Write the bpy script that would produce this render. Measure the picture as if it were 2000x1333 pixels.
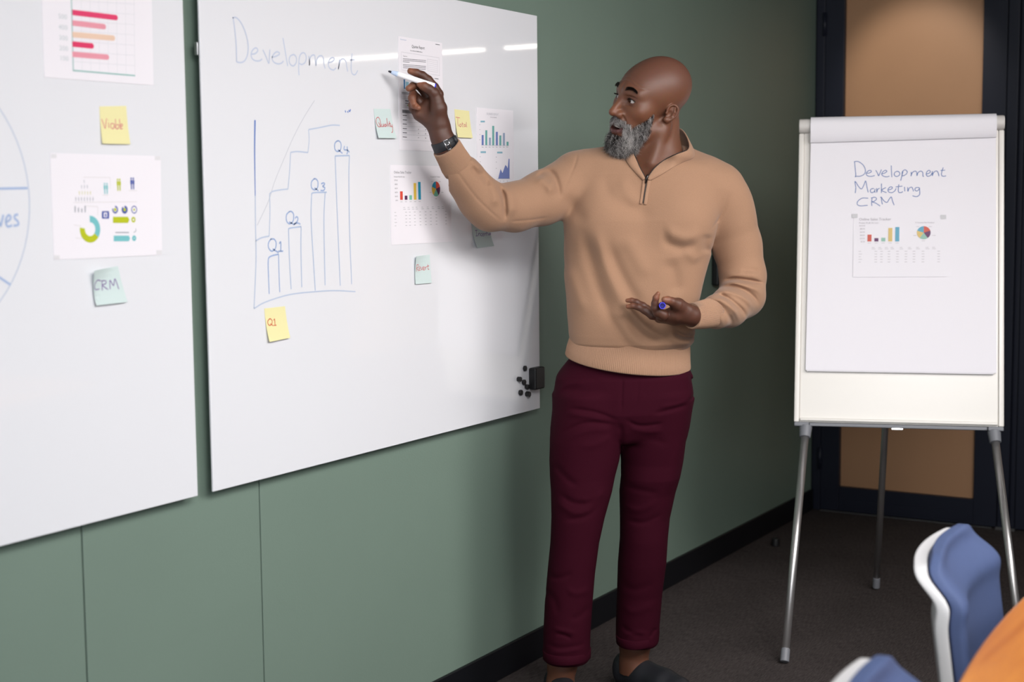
import bpy, bmesh, math, random
import numpy as np
from mathutils import Vector, Matrix

for _o in list(bpy.data.objects):
    bpy.data.objects.remove(_o)
SC = bpy.context.scene
COL = SC.collection
random.seed(7)
rng = np.random.default_rng(7)

# ------------------------------------------------------------------ camera
F_PX, PITCH, ROLL, YAW = 2888.9, 0.0985, -0.00919, 0.54172
CAM = np.array([2.245, 0.0, 1.43])
_fw = np.array([-math.sin(YAW) * math.cos(PITCH), math.cos(YAW) * math.cos(PITCH), -math.sin(PITCH)])
_rt = np.array([math.cos(YAW), math.sin(YAW), 0.0])
_up = np.cross(_rt, _fw)
_r2 = _rt * math.cos(ROLL) + _up * math.sin(ROLL)
_u2 = -_rt * math.sin(ROLL) + _up * math.cos(ROLL)
HEAD = np.array([-math.sin(YAW), math.cos(YAW), 0.0])
cam = bpy.data.cameras.new('camera')
cam_o = bpy.data.objects.new('camera', cam)
COL.objects.link(cam_o)
cam.sensor_width = 36.0
cam.lens = 36.0 * F_PX / 2000.0
cam.clip_start = 0.05
cam_o.matrix_world = Matrix(((_r2[0], _u2[0], -_fw[0], CAM[0]), (_r2[1], _u2[1], -_fw[1], CAM[1]),
                             (_r2[2], _u2[2], -_fw[2], CAM[2]), (0, 0, 0, 1)))
cam.dof.use_dof = True
cam.dof.focus_distance = 3.98
cam.dof.aperture_fstop = 3.2
SC.camera = cam_o

# ------------------------------------------------------------------ world, lights, exposure
SC.view_settings.view_transform = 'Standard'
SC.view_settings.look = 'None'
SC.view_settings.gamma = 1.0
SC.view_settings.use_curve_mapping = False
SC.view_settings.exposure = -0.17
W = bpy.data.worlds.new('world'); SC.world = W; W.use_nodes = True
W.node_tree.nodes['Background'].inputs[0].default_value = (0.75, 0.88, 1.0, 1)
W.node_tree.nodes['Background'].inputs[1].default_value = 0.15

def area(name, loc, target, sx, sy, power, color=(1, 1, 1), spread=140):
    l = bpy.data.lights.new(name, 'AREA'); l.shape = 'RECTANGLE'; l.size = sx; l.size_y = sy
    l.energy = power; l.color = color; l.spread = math.radians(spread)
    o = bpy.data.objects.new(name, l); COL.objects.link(o)
    o.location = loc
    o.rotation_euler = (Vector(target) - Vector(loc)).to_track_quat('-Z', 'Y').to_euler()
    return o
area('ceiling_panel_light_a', (2.4, 1.3, 2.66), (0.7, 2.7, 0.9), 1.5, 0.9, 54, (1.0, 0.97, 0.95), 110)
area('ceiling_panel_light_b', (2.4, 2.9, 2.66), (0.9, 3.7, 0.9), 1.5, 0.9, 30, (1.0, 0.97, 0.95), 105)
area('ceiling_panel_light_side', (3.6, 3.4, 2.66), (0.2, 3.1, 1.0), 1.5, 0.9, 26, (1.0, 0.96, 0.93), 95)
area('ceiling_panel_light_near', (2.6, -0.5, 2.66), (1.0, 0.8, 0.6), 1.5, 0.9, 24, (0.95, 0.97, 1.0))
area('right_fill_light', (5.32, 0.0, 1.6), (0.0, 1.6, 1.2), 3.0, 1.7, 62, (0.93, 0.96, 1.0))  # soft fill added from the right, no known source there
area('back_fill_light', (2.7, -2.5, 1.65), (1.2, 4.5, 1.1), 2.6, 1.5, 75, (0.93, 0.96, 1.0))  # unseen fill added behind the camera, mainly to light the flip chart
sp = bpy.data.lights.new('door_spotlight', 'SPOT'); sp.energy = 30; sp.spot_size = math.radians(44); sp.spot_blend = 0.7; sp.shadow_soft_size = 0.03; sp.color = (1.0, 0.93, 0.84)  # unseen spot added to brighten the upper part of the door panel
spo = bpy.data.objects.new('door_spotlight', sp); COL.objects.link(spo); spo.location = (0.50, 5.45, 2.56)
spo.rotation_euler = (Vector((0.45, 6.345, 1.86)) - Vector((0.50, 5.45, 2.56))).to_track_quat('-Z', 'Y').to_euler()

# ------------------------------------------------------------------ helpers
def lin(r, g, b):
    f = lambda c: (c / 255 / 12.92) if c / 255 <= 0.04045 else ((c / 255 + 0.055) / 1.055) ** 2.4
    return (f(r), f(g), f(b), 1.0)

def tint(c, k=0.76): return tuple(x * k for x in c[:3]) + (1.0,)

def mat(name, rgb, rough=0.6, metal=0.0, noise=0.0, nscale=40.0, bump=0.0, bscale=200.0, coat=0.0, spec=0.5, sheen=0.0, stretch=None, emit=0.0, sss=0.0):
    m = bpy.data.materials.new(name); m.use_nodes = True
    nt = m.node_tree; b = nt.nodes['Principled BSDF']
    b.inputs['Base Color'].default_value = rgb
    b.inputs['Roughness'].default_value = rough
    b.inputs['Metallic'].default_value = metal
    b.inputs['Specular IOR Level'].default_value = spec
    if coat: b.inputs['Coat Weight'].default_value = coat; b.inputs['Coat Roughness'].default_value = 0.03
    if sheen: b.inputs['Sheen Weight'].default_value = sheen; b.inputs['Sheen Roughness'].default_value = 0.5
    if sss:
        b.inputs['Subsurface Weight'].default_value = sss
        b.inputs['Subsurface Radius'].default_value = (0.010, 0.004, 0.002)
        b.inputs['Subsurface Scale'].default_value = 1.0
    if emit:
        b.inputs['Emission Color'].default_value = rgb; b.inputs['Emission Strength'].default_value = emit
    if noise or bump:
        tc = nt.nodes.new('ShaderNodeTexCoord'); mp = nt.nodes.new('ShaderNodeMapping')
        nt.links.new(tc.outputs['Object'], mp.inputs['Vector'])
        if stretch: mp.inputs['Scale'].default_value = stretch
    if noise:
        n = nt.nodes.new('ShaderNodeTexNoise'); n.inputs['Scale'].default_value = nscale; n.inputs['Detail'].default_value = 4
        nt.links.new(mp.outputs['Vector'], n.inputs['Vector'])
        mx = nt.nodes.new('ShaderNodeMix'); mx.data_type = 'RGBA'
        mx.inputs['A'].default_value = tuple(c * (1 - noise) for c in rgb[:3]) + (1,)
        mx.inputs['B'].default_value = tuple(min(1, c * (1 + noise)) for c in rgb[:3]) + (1,)
        nt.links.new(n.outputs['Fac'], mx.inputs['Factor'])
        nt.links.new(mx.outputs['Result'], b.inputs['Base Color'])
    if bump:
        n2 = nt.nodes.new('ShaderNodeTexNoise'); n2.inputs['Scale'].default_value = bscale; n2.inputs['Detail'].default_value = 3
        nt.links.new(mp.outputs['Vector'], n2.inputs['Vector'])
        bp = nt.nodes.new('ShaderNodeBump'); bp.inputs['Strength'].default_value = bump; bp.inputs['Distance'].default_value = 0.002
        nt.links.new(n2.outputs['Fac'], bp.inputs['Height'])
        nt.links.new(bp.outputs['Normal'], b.inputs['Normal'])
    return m

def link(name, me, m=None, parent=None, smooth=False):
    o = bpy.data.objects.new(name, me); COL.objects.link(o)
    if m is not None and not me.materials: me.materials.append(m)
    if parent is not None:
        o.parent = parent
        o.matrix_parent_inverse = Matrix.Identity(4)
    if smooth:
        me.polygons.foreach_set('use_smooth', [True] * len(me.polygons))
    return o

def tag(o, label=None, cat=None, group=None, kind=None):
    if label: o['label'] = label
    if cat: o['category'] = cat
    if group: o['group'] = group
    if kind: o['kind'] = kind
    return o

def empty(name, loc=(0, 0, 0), rz=0.0):
    o = bpy.data.objects.new(name, None); COL.objects.link(o)
    o.location = loc; o.rotation_euler = (0, 0, rz); o.empty_display_size = 0.1
    return o

class MB:
    def __init__(s): s.v = []; s.f = []
    def add(s, v, f):
        k = len(s.v); s.v += [tuple(map(float, q)) for q in v]; s.f += [tuple(i + k for i in q) for q in f]
    def box(s, a, b):
        (x0, y0, z0), (x1, y1, z1) = a, b
        s.add([(x0, y0, z0), (x1, y0, z0), (x1, y1, z0), (x0, y1, z0), (x0, y0, z1), (x1, y0, z1), (x1, y1, z1), (x0, y1, z1)],
              [(0, 3, 2, 1), (4, 5, 6, 7), (0, 1, 5, 4), (1, 2, 6, 5), (2, 3, 7, 6), (3, 0, 4, 7)])
    def tube(s, pts, r, n=12, cap=True):
        pts = [Vector(p) for p in pts]; rs = r if isinstance(r, (list, tuple)) else [r] * len(pts)
        rings = []; u = None
        for i, p in enumerate(pts):
            t = (pts[min(i + 1, len(pts) - 1)] - pts[max(i - 1, 0)]).normalized()
            if u is None:
                u = t.orthogonal().normalized()
            u = (u - t * u.dot(t)).normalized(); w = t.cross(u)
            rings.append([p + (u * math.cos(2 * math.pi * k / n) + w * math.sin(2 * math.pi * k / n)) * rs[i] for k in range(n)])
        v = [q for r_ in rings for q in r_]; f = []
        for i in range(len(pts) - 1):
            for k in range(n):
                f.append((i * n + k, i * n + (k + 1) % n, (i + 1) * n + (k + 1) % n, (i + 1) * n + k))
        if cap: f.append(tuple(range(n))[::-1]); f.append(tuple((len(pts) - 1) * n + k for k in range(n)))
        s.add(v, f)
    def prism(s, poly, off):
        n = len(poly); off = Vector(off); poly = [Vector(p) for p in poly]
        s.add([tuple(p) for p in poly] + [tuple(p + off) for p in poly],
              [tuple(range(n))[::-1], tuple(range(n, 2 * n))] + [(k, (k + 1) % n, n + (k + 1) % n, n + k) for k in range(n)])
    def mesh(s, name):
        me = bpy.data.meshes.new(name); me.from_pydata(s.v, [], s.f); me.validate()
        bm = bmesh.new(); bm.from_mesh(me); bmesh.ops.recalc_face_normals(bm, faces=bm.faces); bm.to_mesh(me); bm.free()
        return me
    def build(s, name, m, parent=None, smooth=False, bevel=0.0, seg=2):
        o = link(name, s.mesh(name), m, parent, smooth)
        if bevel:
            b = o.modifiers.new('bevel', 'BEVEL'); b.width = bevel; b.segments = seg; b.limit_method = 'ANGLE'; b.angle_limit = 0.6
            o.data.polygons.foreach_set('use_smooth', [True] * len(o.data.polygons))
            w = o.modifiers.new('wn', 'WEIGHTED_NORMAL'); w.keep_sharp = True
        return o

def ray(px, py):
    d = np.array([(px - 1000) / F_PX, -(py - 666.5) / F_PX, 1.0])
    return _r2 * d[0] + _u2 * d[1] + _fw * d[2]
def at_depth(px, py, Z):
    r = ray(px, py); return CAM + r * (Z / (r @ HEAD))
def on_floor(px, py, z=0.0):
    r = ray(px, py); return CAM + r * ((z - CAM[2]) / r[2])

class Plane:
    '''a flat working surface: origin, right, up; n points to the viewer's side'''
    def __init__(s, o, right, up):
        s.o = np.array(o, float); s.r = np.array(right, float) / np.linalg.norm(right); s.u = np.array(up, float) / np.linalg.norm(up)
        s.n = np.cross(s.r, s.u)
    def p(s, px, py, off=0.0):
        r = ray(px, py); o = s.o + s.n * off
        return CAM + r * (((o - CAM) @ s.n) / (r @ s.n))
    def uv(s, px, py):
        q = s.p(px, py) - s.o; return np.array([q @ s.r, q @ s.u])
    def w(s, u, v, off=0.0): return s.o + s.r * u + s.u * v + s.n * off

def smooth_line(pts, k=6):
    pts = [np.array(p, float) for p in pts]
    if len(pts) < 3: return pts
    P = [2 * pts[0] - pts[1]] + pts + [2 * pts[-1] - pts[-2]]
    out = []
    for i in range(1, len(P) - 2):
        a, b, c, d = P[i - 1:i + 3]
        for j in range(k):
            t = j / k
            out.append(0.5 * ((2 * b) + (c - a) * t + (2 * a - 5 * b + 4 * c - d) * t * t + (3 * b - a - 3 * c + d) * t ** 3))
    out.append(pts[-1]); return out

class Ink:
    '''flat print on a plane: quads, strokes, discs'''
    def __init__(s, plane, off=0.0003): s.pl = plane; s.off = off; s.b = MB()
    def poly_uv(s, pts, off=None):
        o = s.off if off is None else off
        s.b.add([s.pl.w(u, v, o) for u, v in pts], [tuple(range(len(pts)))])
    def poly(s, pts): s.poly_uv([s.pl.uv(*p) for p in pts])
    def rect(s, x0, y0, x1, y1): s.poly([(x0, y1), (x1, y1), (x1, y0), (x0, y0)])
    def stroke_uv(s, pts, w, curve=True):
        pts = smooth_line(pts) if curve else [np.array(p, float) for p in pts]
        ws = w if isinstance(w, (list, tuple)) else (w, w)
        L = []; Rr = []; n = len(pts)
        for i, p in enumerate(pts):
            t = pts[min(i + 1, n - 1)] - pts[max(i - 1, 0)]; l = np.hypot(*t)
            t = t / l if l > 1e-9 else np.array([1.0, 0])
            nn = np.array([-t[1], t[0]]) * (ws[0] + (ws[1] - ws[0]) * i / max(1, n - 1)) / 2
            L.append(p + nn); Rr.append(p - nn)
        v = [s.pl.w(*q, s.off) for q in L + Rr]
        s.b.add(v, [(n + i, n + i + 1, i + 1, i) for i in range(n - 1)])
    def stroke(s, pts, w, curve=True): s.stroke_uv([s.pl.uv(*p) for p in pts], w, curve)
    def ring_uv(s, c, r0, r1, a0=0, a1=360, n=28, sx=1.0):
        k = max(3, int(n * abs(a1 - a0) / 360)); v = []
        for i in range(k + 1):
            a = math.radians(a0 + (a1 - a0) * i / k)
            for r in (r0, r1): v.append(s.pl.w(c[0] + sx * r * math.sin(a), c[1] + r * math.cos(a), s.off))
        s.b.add(v, [(2 * i, 2 * i + 1, 2 * i + 3, 2 * i + 2) for i in range(k)])
    def text(s, body, px, py, h, align='LEFT', sx=1.0):
        '''printed words; the anchor is the baseline, h the capital height in metres'''
        c = bpy.data.curves.new('t', 'FONT'); c.body = body; c.size = h / 0.69; c.align_x = align; c.resolution_u = 2
        o = bpy.data.objects.new('t', c); COL.objects.link(o)
        dg = bpy.context.evaluated_depsgraph_get(); me = o.evaluated_get(dg).to_mesh()
        u0, v0 = s.pl.uv(px, py)
        s.b.add([s.pl.w(u0 + v.co.x * sx, v0 + v.co.y, s.off) for v in me.vertices], [tuple(p.vertices) for p in me.polygons])
        bpy.data.objects.remove(o); bpy.data.curves.remove(c)
    def build(s, name, m, parent, stuff=False):
        me = bpy.data.meshes.new(name); me.from_pydata(s.b.v, [], s.b.f); me.validate()
        o = link(name, me, m)
        o.parent = parent; o.matrix_parent_inverse = parent.matrix_world.inverted()
        if stuff or name in ('handwriting', 'heading_writing', 'circle_writing', 'tape', 'grid', 'scale_numbers', 'hairlines', 'grey_print', 'body_text', 'table_lines', 'title', 'table_print', 'small_print', 'caption_bars', 'corner_text', 'axis'): o['kind'] = 'stuff'
        return o
def adopt(o, parent):
    bpy.context.view_layer.update()
    o.parent = parent; o.matrix_parent_inverse = parent.matrix_world.inverted(); return o
# ------------------------------------------------------------------ the setting
M = {}
M['green'] = mat('green_wall_paint', lin(109, 127, 116), 0.5, noise=0.05, nscale=3, bump=0.15, bscale=220)
M['navy'] = mat('dark_navy_metal', lin(30, 33, 46), 0.42, spec=0.3)
M['orange_panel'] = mat('tan_translucent_panel', lin(176, 134, 100), 0.5, noise=0.06, nscale=4)
M['black'] = mat('black_plastic', lin(22, 22, 24), 0.45, bump=0.1, bscale=300)
M['base'] = mat('black_skirting', lin(17, 18, 22), 0.4, spec=0.3)
M['plaster'] = mat('white_plaster', lin(150, 148, 146), 0.8, bump=0.1)
M['ceil'] = mat('ceiling_board', lin(96, 96, 96), 0.9)
M['steel'] = mat('brushed_steel', lin(190, 190, 192), 0.3, metal=1.0)
M['chrome'] = mat('chrome', lin(215, 215, 218), 0.15, metal=1.0)

def carpet_mat():
    m = mat('charcoal_carpet', lin(64, 59, 58), 0.95, spec=0.15)
    nt = m.node_tree; b = nt.nodes['Principled BSDF']
    tc = nt.nodes.new('ShaderNodeTexCoord')
    def nz(scale, st, det=3):
        mp = nt.nodes.new('ShaderNodeMapping'); mp.inputs['Scale'].default_value = st
        nt.links.new(tc.outputs['Object'], mp.inputs['Vector'])
        n = nt.nodes.new('ShaderNodeTexNoise'); n.inputs['Scale'].default_value = scale; n.inputs['Detail'].default_value = det
        nt.links.new(mp.outputs['Vector'], n.inputs['Vector']); return n
    a = nz(170, (1.6, 0.20, 1)); c = nz(5, (1, 0.6, 1)); d = nz(700, (1, 0.5, 1), 1)
    ad = nt.nodes.new('ShaderNodeMath'); ad.operation = 'MULTIPLY_ADD'; ad.inputs[1].default_value = 0.55
    nt.links.new(a.outputs['Fac'], ad.inputs[0]); 
    m2 = nt.nodes.new('ShaderNodeMath'); m2.operation = 'MULTIPLY_ADD'; m2.inputs[1].default_value = 0.45
    nt.links.new(d.outputs['Fac'], m2.inputs[0]); nt.links.new(m2.outputs[0], ad.inputs[2])
    m3 = nt.nodes.new('ShaderNodeMath'); m3.operation = 'MULTIPLY'; m3.inputs[1].default_value = 0.15
    nt.links.new(c.outputs['Fac'], m3.inputs[0]); nt.links.new(m3.outputs[0], m2.inputs[2])
    cr = nt.nodes.new('ShaderNodeValToRGB')
    cr.color_ramp.elements[0].position = 0.38; cr.color_ramp.elements[0].color = lin(32, 28, 28)
    cr.color_ramp.elements[1].position = 0.78; cr.color_ramp.elements[1].color = lin(80, 73, 72)
    nt.links.new(ad.outputs[0], cr.inputs['Fac']); nt.links.new(cr.outputs['Color'], b.inputs['Base Color'])
    bp = nt.nodes.new('ShaderNodeBump'); bp.inputs['Strength'].default_value = 0.5; bp.inputs['Distance'].default_value = 0.004
    nt.links.new(ad.outputs[0], bp.inputs['Height']); nt.links.new(bp.outputs['Normal'], b.inputs['Normal'])
    return m
M['carpet'] = carpet_mat()

X1, Y0, Y1, ZC = 5.4, -2.6, 6.345, 2.72
def struct(name, o): o['kind'] = 'structure'; return o
def box_obj(name, a, b, m, parent=None, bevel=0.0):
    q = MB(); q.box(a, b); return q.build(name, m, parent, bevel=bevel)
struct('floor', box_obj('floor', (-0.2, Y0 - 0.2, -0.1), (X1 + 0.2, Y1 + 0.4, 0), M['carpet']))
struct('ceiling', box_obj('ceiling', (-0.2, Y0 - 0.2, ZC), (X1 + 0.2, Y1 + 0.4, ZC + 0.1), M['ceil']))
wl = struct('wall_left', box_obj('wall_left', (-0.2, Y0 - 0.2, 0), (-0.02, Y1 + 0.2, ZC), M['base']))
js = [-2.6, -1.65, -0.65, 0.35 - 0.9 + 0.6, 0.97, 1.511, 2.051, 2.590, 3.72, 4.85, 6.345]
js = [-2.6, -1.73, -0.65, 0.43, 0.971, 1.511, 2.051, 2.590, 6.345]
for a, b in zip(js[:-1], js[1:]):
    o = box_obj('wall_panel', (-0.0195, a + 0.0022, 0.0), (0.0, b - 0.0022, ZC - 0.001), M['green'], wl, bevel=0.0012)
struct('baseboard_left', box_obj('baseboard_left', (0.0005, Y0, 0.0005), (0.012, Y1 - 0.005, 0.095), M['base'], bevel=0.003))
wr = struct('wall_right', box_obj('wall_right', (X1, Y0 - 0.2, 0), (X1 + 0.2, Y1 + 0.2, ZC), M['plaster']))
struct('wall_back', box_obj('wall_back', (-0.02, Y0 - 0.2, 0), (X1, Y0, ZC), M['plaster']))
# far wall: dark metal frame with doors and tan panels
q = MB(); q.box((-0.02, Y1 + 0.06, 0), (X1, Y1 + 0.2, ZC)); wf = struct('wall_far', q.build('wall_far', M['navy']))
q = MB()
q.box((0.0005, Y1 - 0.0, 0.0005), (0.04, Y1 + 0.0598, ZC - 0.001)); q.box((0.0405, Y1, 2.42), (X1 - 0.001, Y1 + 0.0598, ZC - 0.001))
struct('trim_1', q.build('trim_1', M['navy'], bevel=0.003))
def door(n, x0, x1, handle_left):
    d = empty('door_%d' % n, (x0, Y1 + 0.02, 0)); d['kind'] = 'structure'
    w = x1 - x0; st = 0.085
    pt = lambda nm, a, b, m, bv=0.002: box_obj(nm, a, b, m, d, bv)
    pt('stile', (0, -0.02, 0.006), (st, 0.03, 2.41), M['navy']); pt('stile', (w - 0.098, -0.02, 0.006), (w, 0.03, 2.41), M['navy'])
    pt('bottom_rail', (st + 0.0005, -0.018, 0.006), (w - 0.0985, 0.03, 0.115), M['navy'])
    pt('kick_strip', (st + 0.03, -0.0215, 0.02), (w - 0.12, -0.0185, 0.06), M['navy'], 0.0008)
    pt('top_rail', (st + 0.0005, -0.018, 2.30), (w - 0.0985, 0.03, 2.41), M['navy'])
    pt('tan_panel', (st + 0.001, 0.004, 0.116), (w - 0.099, 0.016, 2.299), M['orange_panel'], 0)
    return d
d1 = door(1, 0.042, 0.818, True)
for zz in (2.16, 1.06, 0.24):
    q = MB(); q.tube([(-0.001, -0.028, zz - 0.05), (-0.001, -0.028, zz + 0.05)], 0.008, 10); q.build('hinge', M['navy'], d1, True)
q = MB(); q.box((0.823, Y1 - 0.012, 0.0005), (0.868, Y1 + 0.0598, 2.4195)); q.box((0.8685, Y1 + 0.012, 0.0005), (0.89, Y1 + 0.0598, 2.4195))
struct('trim_2', q.build('trim_2', M['navy'], bevel=0.003))
door(2, 0.894, 1.70, False)
q = MB(); q.box((1.705, Y1 - 0.012, 0.0005), (X1 - 0.001, Y1 + 0.0598, 2.4195)); struct('trim_3', q.build('trim_3', M['navy'], bevel=0.003))
q = MB(); q.box((0.82, Y1 - 0.03, 0.0005), (0.90, Y1 - 0.0125, 0.012)); q.box((0.045, Y1 - 0.012, 0.0005), (0.80, Y1 - 0.001, 0.004)); struct('trim_4', q.build('trim_4', M['steel'], bevel=0.001))
# added frame on the right wall round an invented daylight fill, no opening
wn = empty('added_window_1', (X1 - 0.02, 0.0, 1.6)); wn['kind'] = 'structure'
q = MB()
for a, b in (((-0.03, -1.6, -0.95), (0.0195, 1.6, -0.87)), ((-0.03, -1.6, 0.87), (0.0195, 1.6, 0.95)), ((-0.03, -1.6, -0.8695), (0.0195, -1.52, 0.8695)), ((-0.03, 1.52, -0.8695), (0.0195, 1.6, 0.8695))): q.box(a, b)
q.build('added_window_frame', M['navy'], wn)
wn = empty('added_window_2', (2.7, Y0 + 0.0005, 1.65)); wn['kind'] = 'structure'  # invented frame on the solid back wall, dressing the added fill light
q = MB()
for a, b in (((-1.4, 0, -0.85), (1.4, 0.05, -0.77)), ((-1.4, 0, 0.77), (1.4, 0.05, 0.85)), ((-1.4, 0, -0.7695), (-1.32, 0.05, 0.7695)), ((1.32, 0, -0.7695), (1.4, 0.05, 0.7695))): q.box(a, b)
q.build('added_window_frame', M['navy'], wn)
# ceiling light fittings round the two panel lights, and a slim suspended tube lamp in front of the far wall
M['lamp_white'] = mat('lamp_housing', lin(235, 235, 235), 0.5)
M['glow'] = mat('lamp_glow', (1.0, 0.93, 0.82, 1), 0.5, emit=14.0)
for k, (x, y) in enumerate(((2.4, 2.9), (2.4, 1.3), (3.6, 3.4), (2.6, -0.5))):
    e = empty('ceiling_light', (x, y, ZC))
    tag(e, ('recessed ceiling light nearest the standing man', 'recessed ceiling light over the camera side of the table', 'recessed ceiling light farthest from the whiteboards', 'recessed ceiling light nearest the back wall')[k], 'ceiling light')
    for nm, a, b in (('frame', (-0.80, -0.50, -0.055), (0.80, -0.46, -0.0005)), ('frame', (-0.80, 0.46, -0.055), (0.80, 0.50, -0.0005)), ('frame', (-0.80, -0.4595, -0.055), (-0.76, 0.4595, -0.0005)), ('frame', (0.76, -0.4595, -0.055), (0.80, 0.4595, -0.0005))):
        box_obj(nm, a, b, M['lamp_white'], e)
for k, (xa, xb) in enumerate(((1.40, 2.37), (1.12, 1.285))):
    e = empty('tube_lamp', ((xa + xb) / 2, 5.72, 2.082)); L = (xb - xa) / 2
    tag(e, ('long suspended tube lamp near the far doors', 'short suspended tube lamp near the far doors')[k], 'lamp')
    q = MB(); q.tube([(-L, 0, 0), (L, 0, 0)], 0.008, 12); q.build('tube', M['glow'], e, True)
    box_obj('housing', (-L, -0.02, 0.0125), (L, 0.02, 0.045), M['black'], e, 0.003)
    for sx in (-0.8, 0.8):
        q = MB(); q.tube([(sx * L, 0, 0.044), (sx * L, 0, ZC - 2.082 - 0.001)], 0.0015, 6); q.build('cord', M['black'], e)
e = empty('spotlight', (0.50, 5.45, ZC)); tag(e, 'unseen small black ceiling spot added to brighten the tan door panel', 'spotlight')  # added fitting, out of view, to go with the door panel's extra light
q = MB(); q.tube([(0, 0, -0.0005), (0, 0, -0.06)], 0.012, 12); q.build('stem', M['black'], e, True)
sd = Vector((-0.05, 0.895, -0.70)).normalized(); q = MB(); q.tube([tuple(Vector((0, 0, -0.10)) - sd * 0.05), tuple(Vector((0, 0, -0.10)) + sd * 0.025)], 0.034, 20, cap=False); q.build('shade', M['black'], e, True)
# small things on the wall and the floor
q = MB()
pc = Plane((0, 0, 0), (0, 1, 0), (0, 0, 1)); c0 = pc.p(1395, 527)
q.box((0.0005, c0[1] - 0.03, c0[2] - 0.06), (0.03, c0[1] + 0.03, c0[2] + 0.06))
tag(q.build('wall_switch', M['black'], bevel=0.008, seg=3), 'small black rounded fitting on the green wall, seen under the bent arm', 'switch')
c0 = on_floor(1515, 1067)
q = MB(); q.tube([(c0[0], c0[1], 0.0005), (c0[0], c0[1], 0.032)], [0.0175, 0.016], 18)
tag(q.build('door_stop', M['black'], smooth=False, bevel=0.003), 'small black round door stop on the carpet near the skirting', 'door stop')
# ------------------------------------------------------------------ glass whiteboards on the left wall
def glass_board_mat():
    m = mat('white_glass_board', lin(217, 218, 223), 0.04, spec=0.5)
    return m
M['board'] = glass_board_mat()
M['board_back'] = mat('board_back', lin(60, 62, 64), 0.7)
M['ink_blue'] = mat('blue_marker_ink', tint(lin(168, 190, 230)), 0.5)
M['ink_blue_faint'] = mat('faint_blue_marker_ink', tint(lin(196, 206, 226)), 0.5)
M['ink_blue_dark'] = mat('dark_blue_marker_ink', tint(lin(108, 140, 210)), 0.5)
M['ink_red'] = mat('red_pen_ink', tint(lin(214, 78, 84)), 0.5)
M['ink_pink'] = mat('pink_pen_ink', tint(lin(226, 130, 140)), 0.5)
M['ink_purple'] = mat('purple_pen_ink', tint(lin(122, 70, 160)), 0.5)
M['paper'] = mat('white_paper', lin(224, 221, 227), 0.75, spec=0.25)
M['note_yellow'] = mat('yellow_note_paper', tint(lin(250, 243, 184)), 0.75, spec=0.2)
M['note_mint'] = mat('mint_note_paper', tint(lin(220, 237, 236)), 0.75, spec=0.2)
def ink(r, g, b): 
    k = 'ink_%d_%d_%d' % (r, g, b)
    if k not in M: M[k] = mat(k, tint(lin(r, g, b)), 0.6, spec=0.25)
    return M[k]
BX = 0.035
PB = Plane((BX, 0, 0), (0, 1, 0), (0, 0, 1))
PP = Plane((BX + 0.0012, 0, 0), (0, 1, 0), (0, 0, 1))      # face of paper taped on the glass

def board(y0, y1, label, pads):
    e = empty('whiteboard', (BX, (y0 + y1) / 2, 0.788))
    tag(e, label, 'whiteboard', 'glass whiteboards on the green wall')
    h, w = 1.166, (y1 - y0) / 2
    box_obj('glass_panel', (-0.005, -w, 0), (0, w, h), M['board'], e, 0.0012)
    box_obj('backing', (-0.011, -w + 0.03, 0.03), (-0.0055, w - 0.03, h - 0.03), M['board_back'], e)
    for a, b in pads:
        q = MB(); q.tube([(-BX + 0.0005, a, b), (-0.0056, a, b)], 0.011, 14); q.build('standoff', M['steel'], e, True)
    bpy.context.view_layer.update()
    return e
b1 = board(0.914, 2.349, 'left white glass board with a blue circle sketch, cut off by the picture edge', ((-0.6, 0.1), (0.6, 0.1), (-0.6, 1.0), (0.6, 1.0)))
b2 = board(2.397, 3.833, 'right white glass board headed Development with a hand drawn bar chart', ((0.6, 0.1), (-0.6, 0.1), (0.6, 1.0)))
box_obj('edge_clip', (-0.014, -0.7210, 0.945), (-0.0056, -0.706, 0.972), M['steel'], b2, 0.001)

# --- handwriting on the right board
def S(x, y): return lambda *pts: [(x[0] + p[0] / x[1], y + p[1] / x[1]) for p in pts]
c7 = S((420, 4.444), 0)
I = Ink(PB, 0.0004)
for pts in ([(155, 150), (170, 260), (183, 400), (186, 525)], [(150, 152), (185, 155), (225, 200), (262, 280), (285, 380), (283, 460), (262, 520), (230, 542), (190, 538), (185, 520)],
            [(316, 472), (350, 464), (370, 440), (362, 420), (345, 418), (322, 440), (311, 475), (322, 510), (350, 528), (385, 528), (408, 512)],
            [(413, 432), (440, 490), (465, 550), (470, 500), (475, 430)],
            [(492, 498), (530, 488), (558, 470), (552, 455), (530, 452), (505, 475), (494, 508), (510, 540), (545, 555), (575, 548), (593, 530)],
            [(588, 330), (605, 430), (620, 520), (630, 575)],
            [(675, 475), (650, 490), (642, 530), (655, 562), (680, 572), (702, 545), (705, 505), (690, 478), (672, 474)],
            [(728, 655), (725, 600), (728, 520), (740, 475), (765, 458), (785, 475), (790, 510), (778, 545), (750, 560), (730, 550)],
            [(812, 485), (818, 530), (818, 568), (822, 510), (840, 482), (862, 480), (868, 510), (875, 570), (882, 520), (900, 490), (925, 485), (940, 510), (945, 560), (955, 595)],
            [(985, 545), (1015, 535), (1035, 515), (1020, 500), (995, 515), (982, 550), (992, 590), (1025, 608), (1050, 590)],
            [(1078, 515), (1075, 560), (1070, 600), (1080, 550), (1092, 520), (1115, 512), (1135, 535), (1142, 580), (1150, 622)],
            [(1188, 465), (1182, 540), (1180, 600), (1190, 640), (1215, 648), (1238, 612)], [(1168, 522), (1212, 518)]):
    I.stroke(c7(*pts), 0.0034)
tag(I.build('heading_writing', ink(206, 216, 237), b2), 'faint blue handwritten word Development')
c8 = S((460, 2.564), 180)
def drawing(nm, m, *strokes):
    I = Ink(PB, 0.0004)
    for pts, w in strokes: I.stroke(c8(*pts), w)
    return I.build(nm, m, b2)
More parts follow.
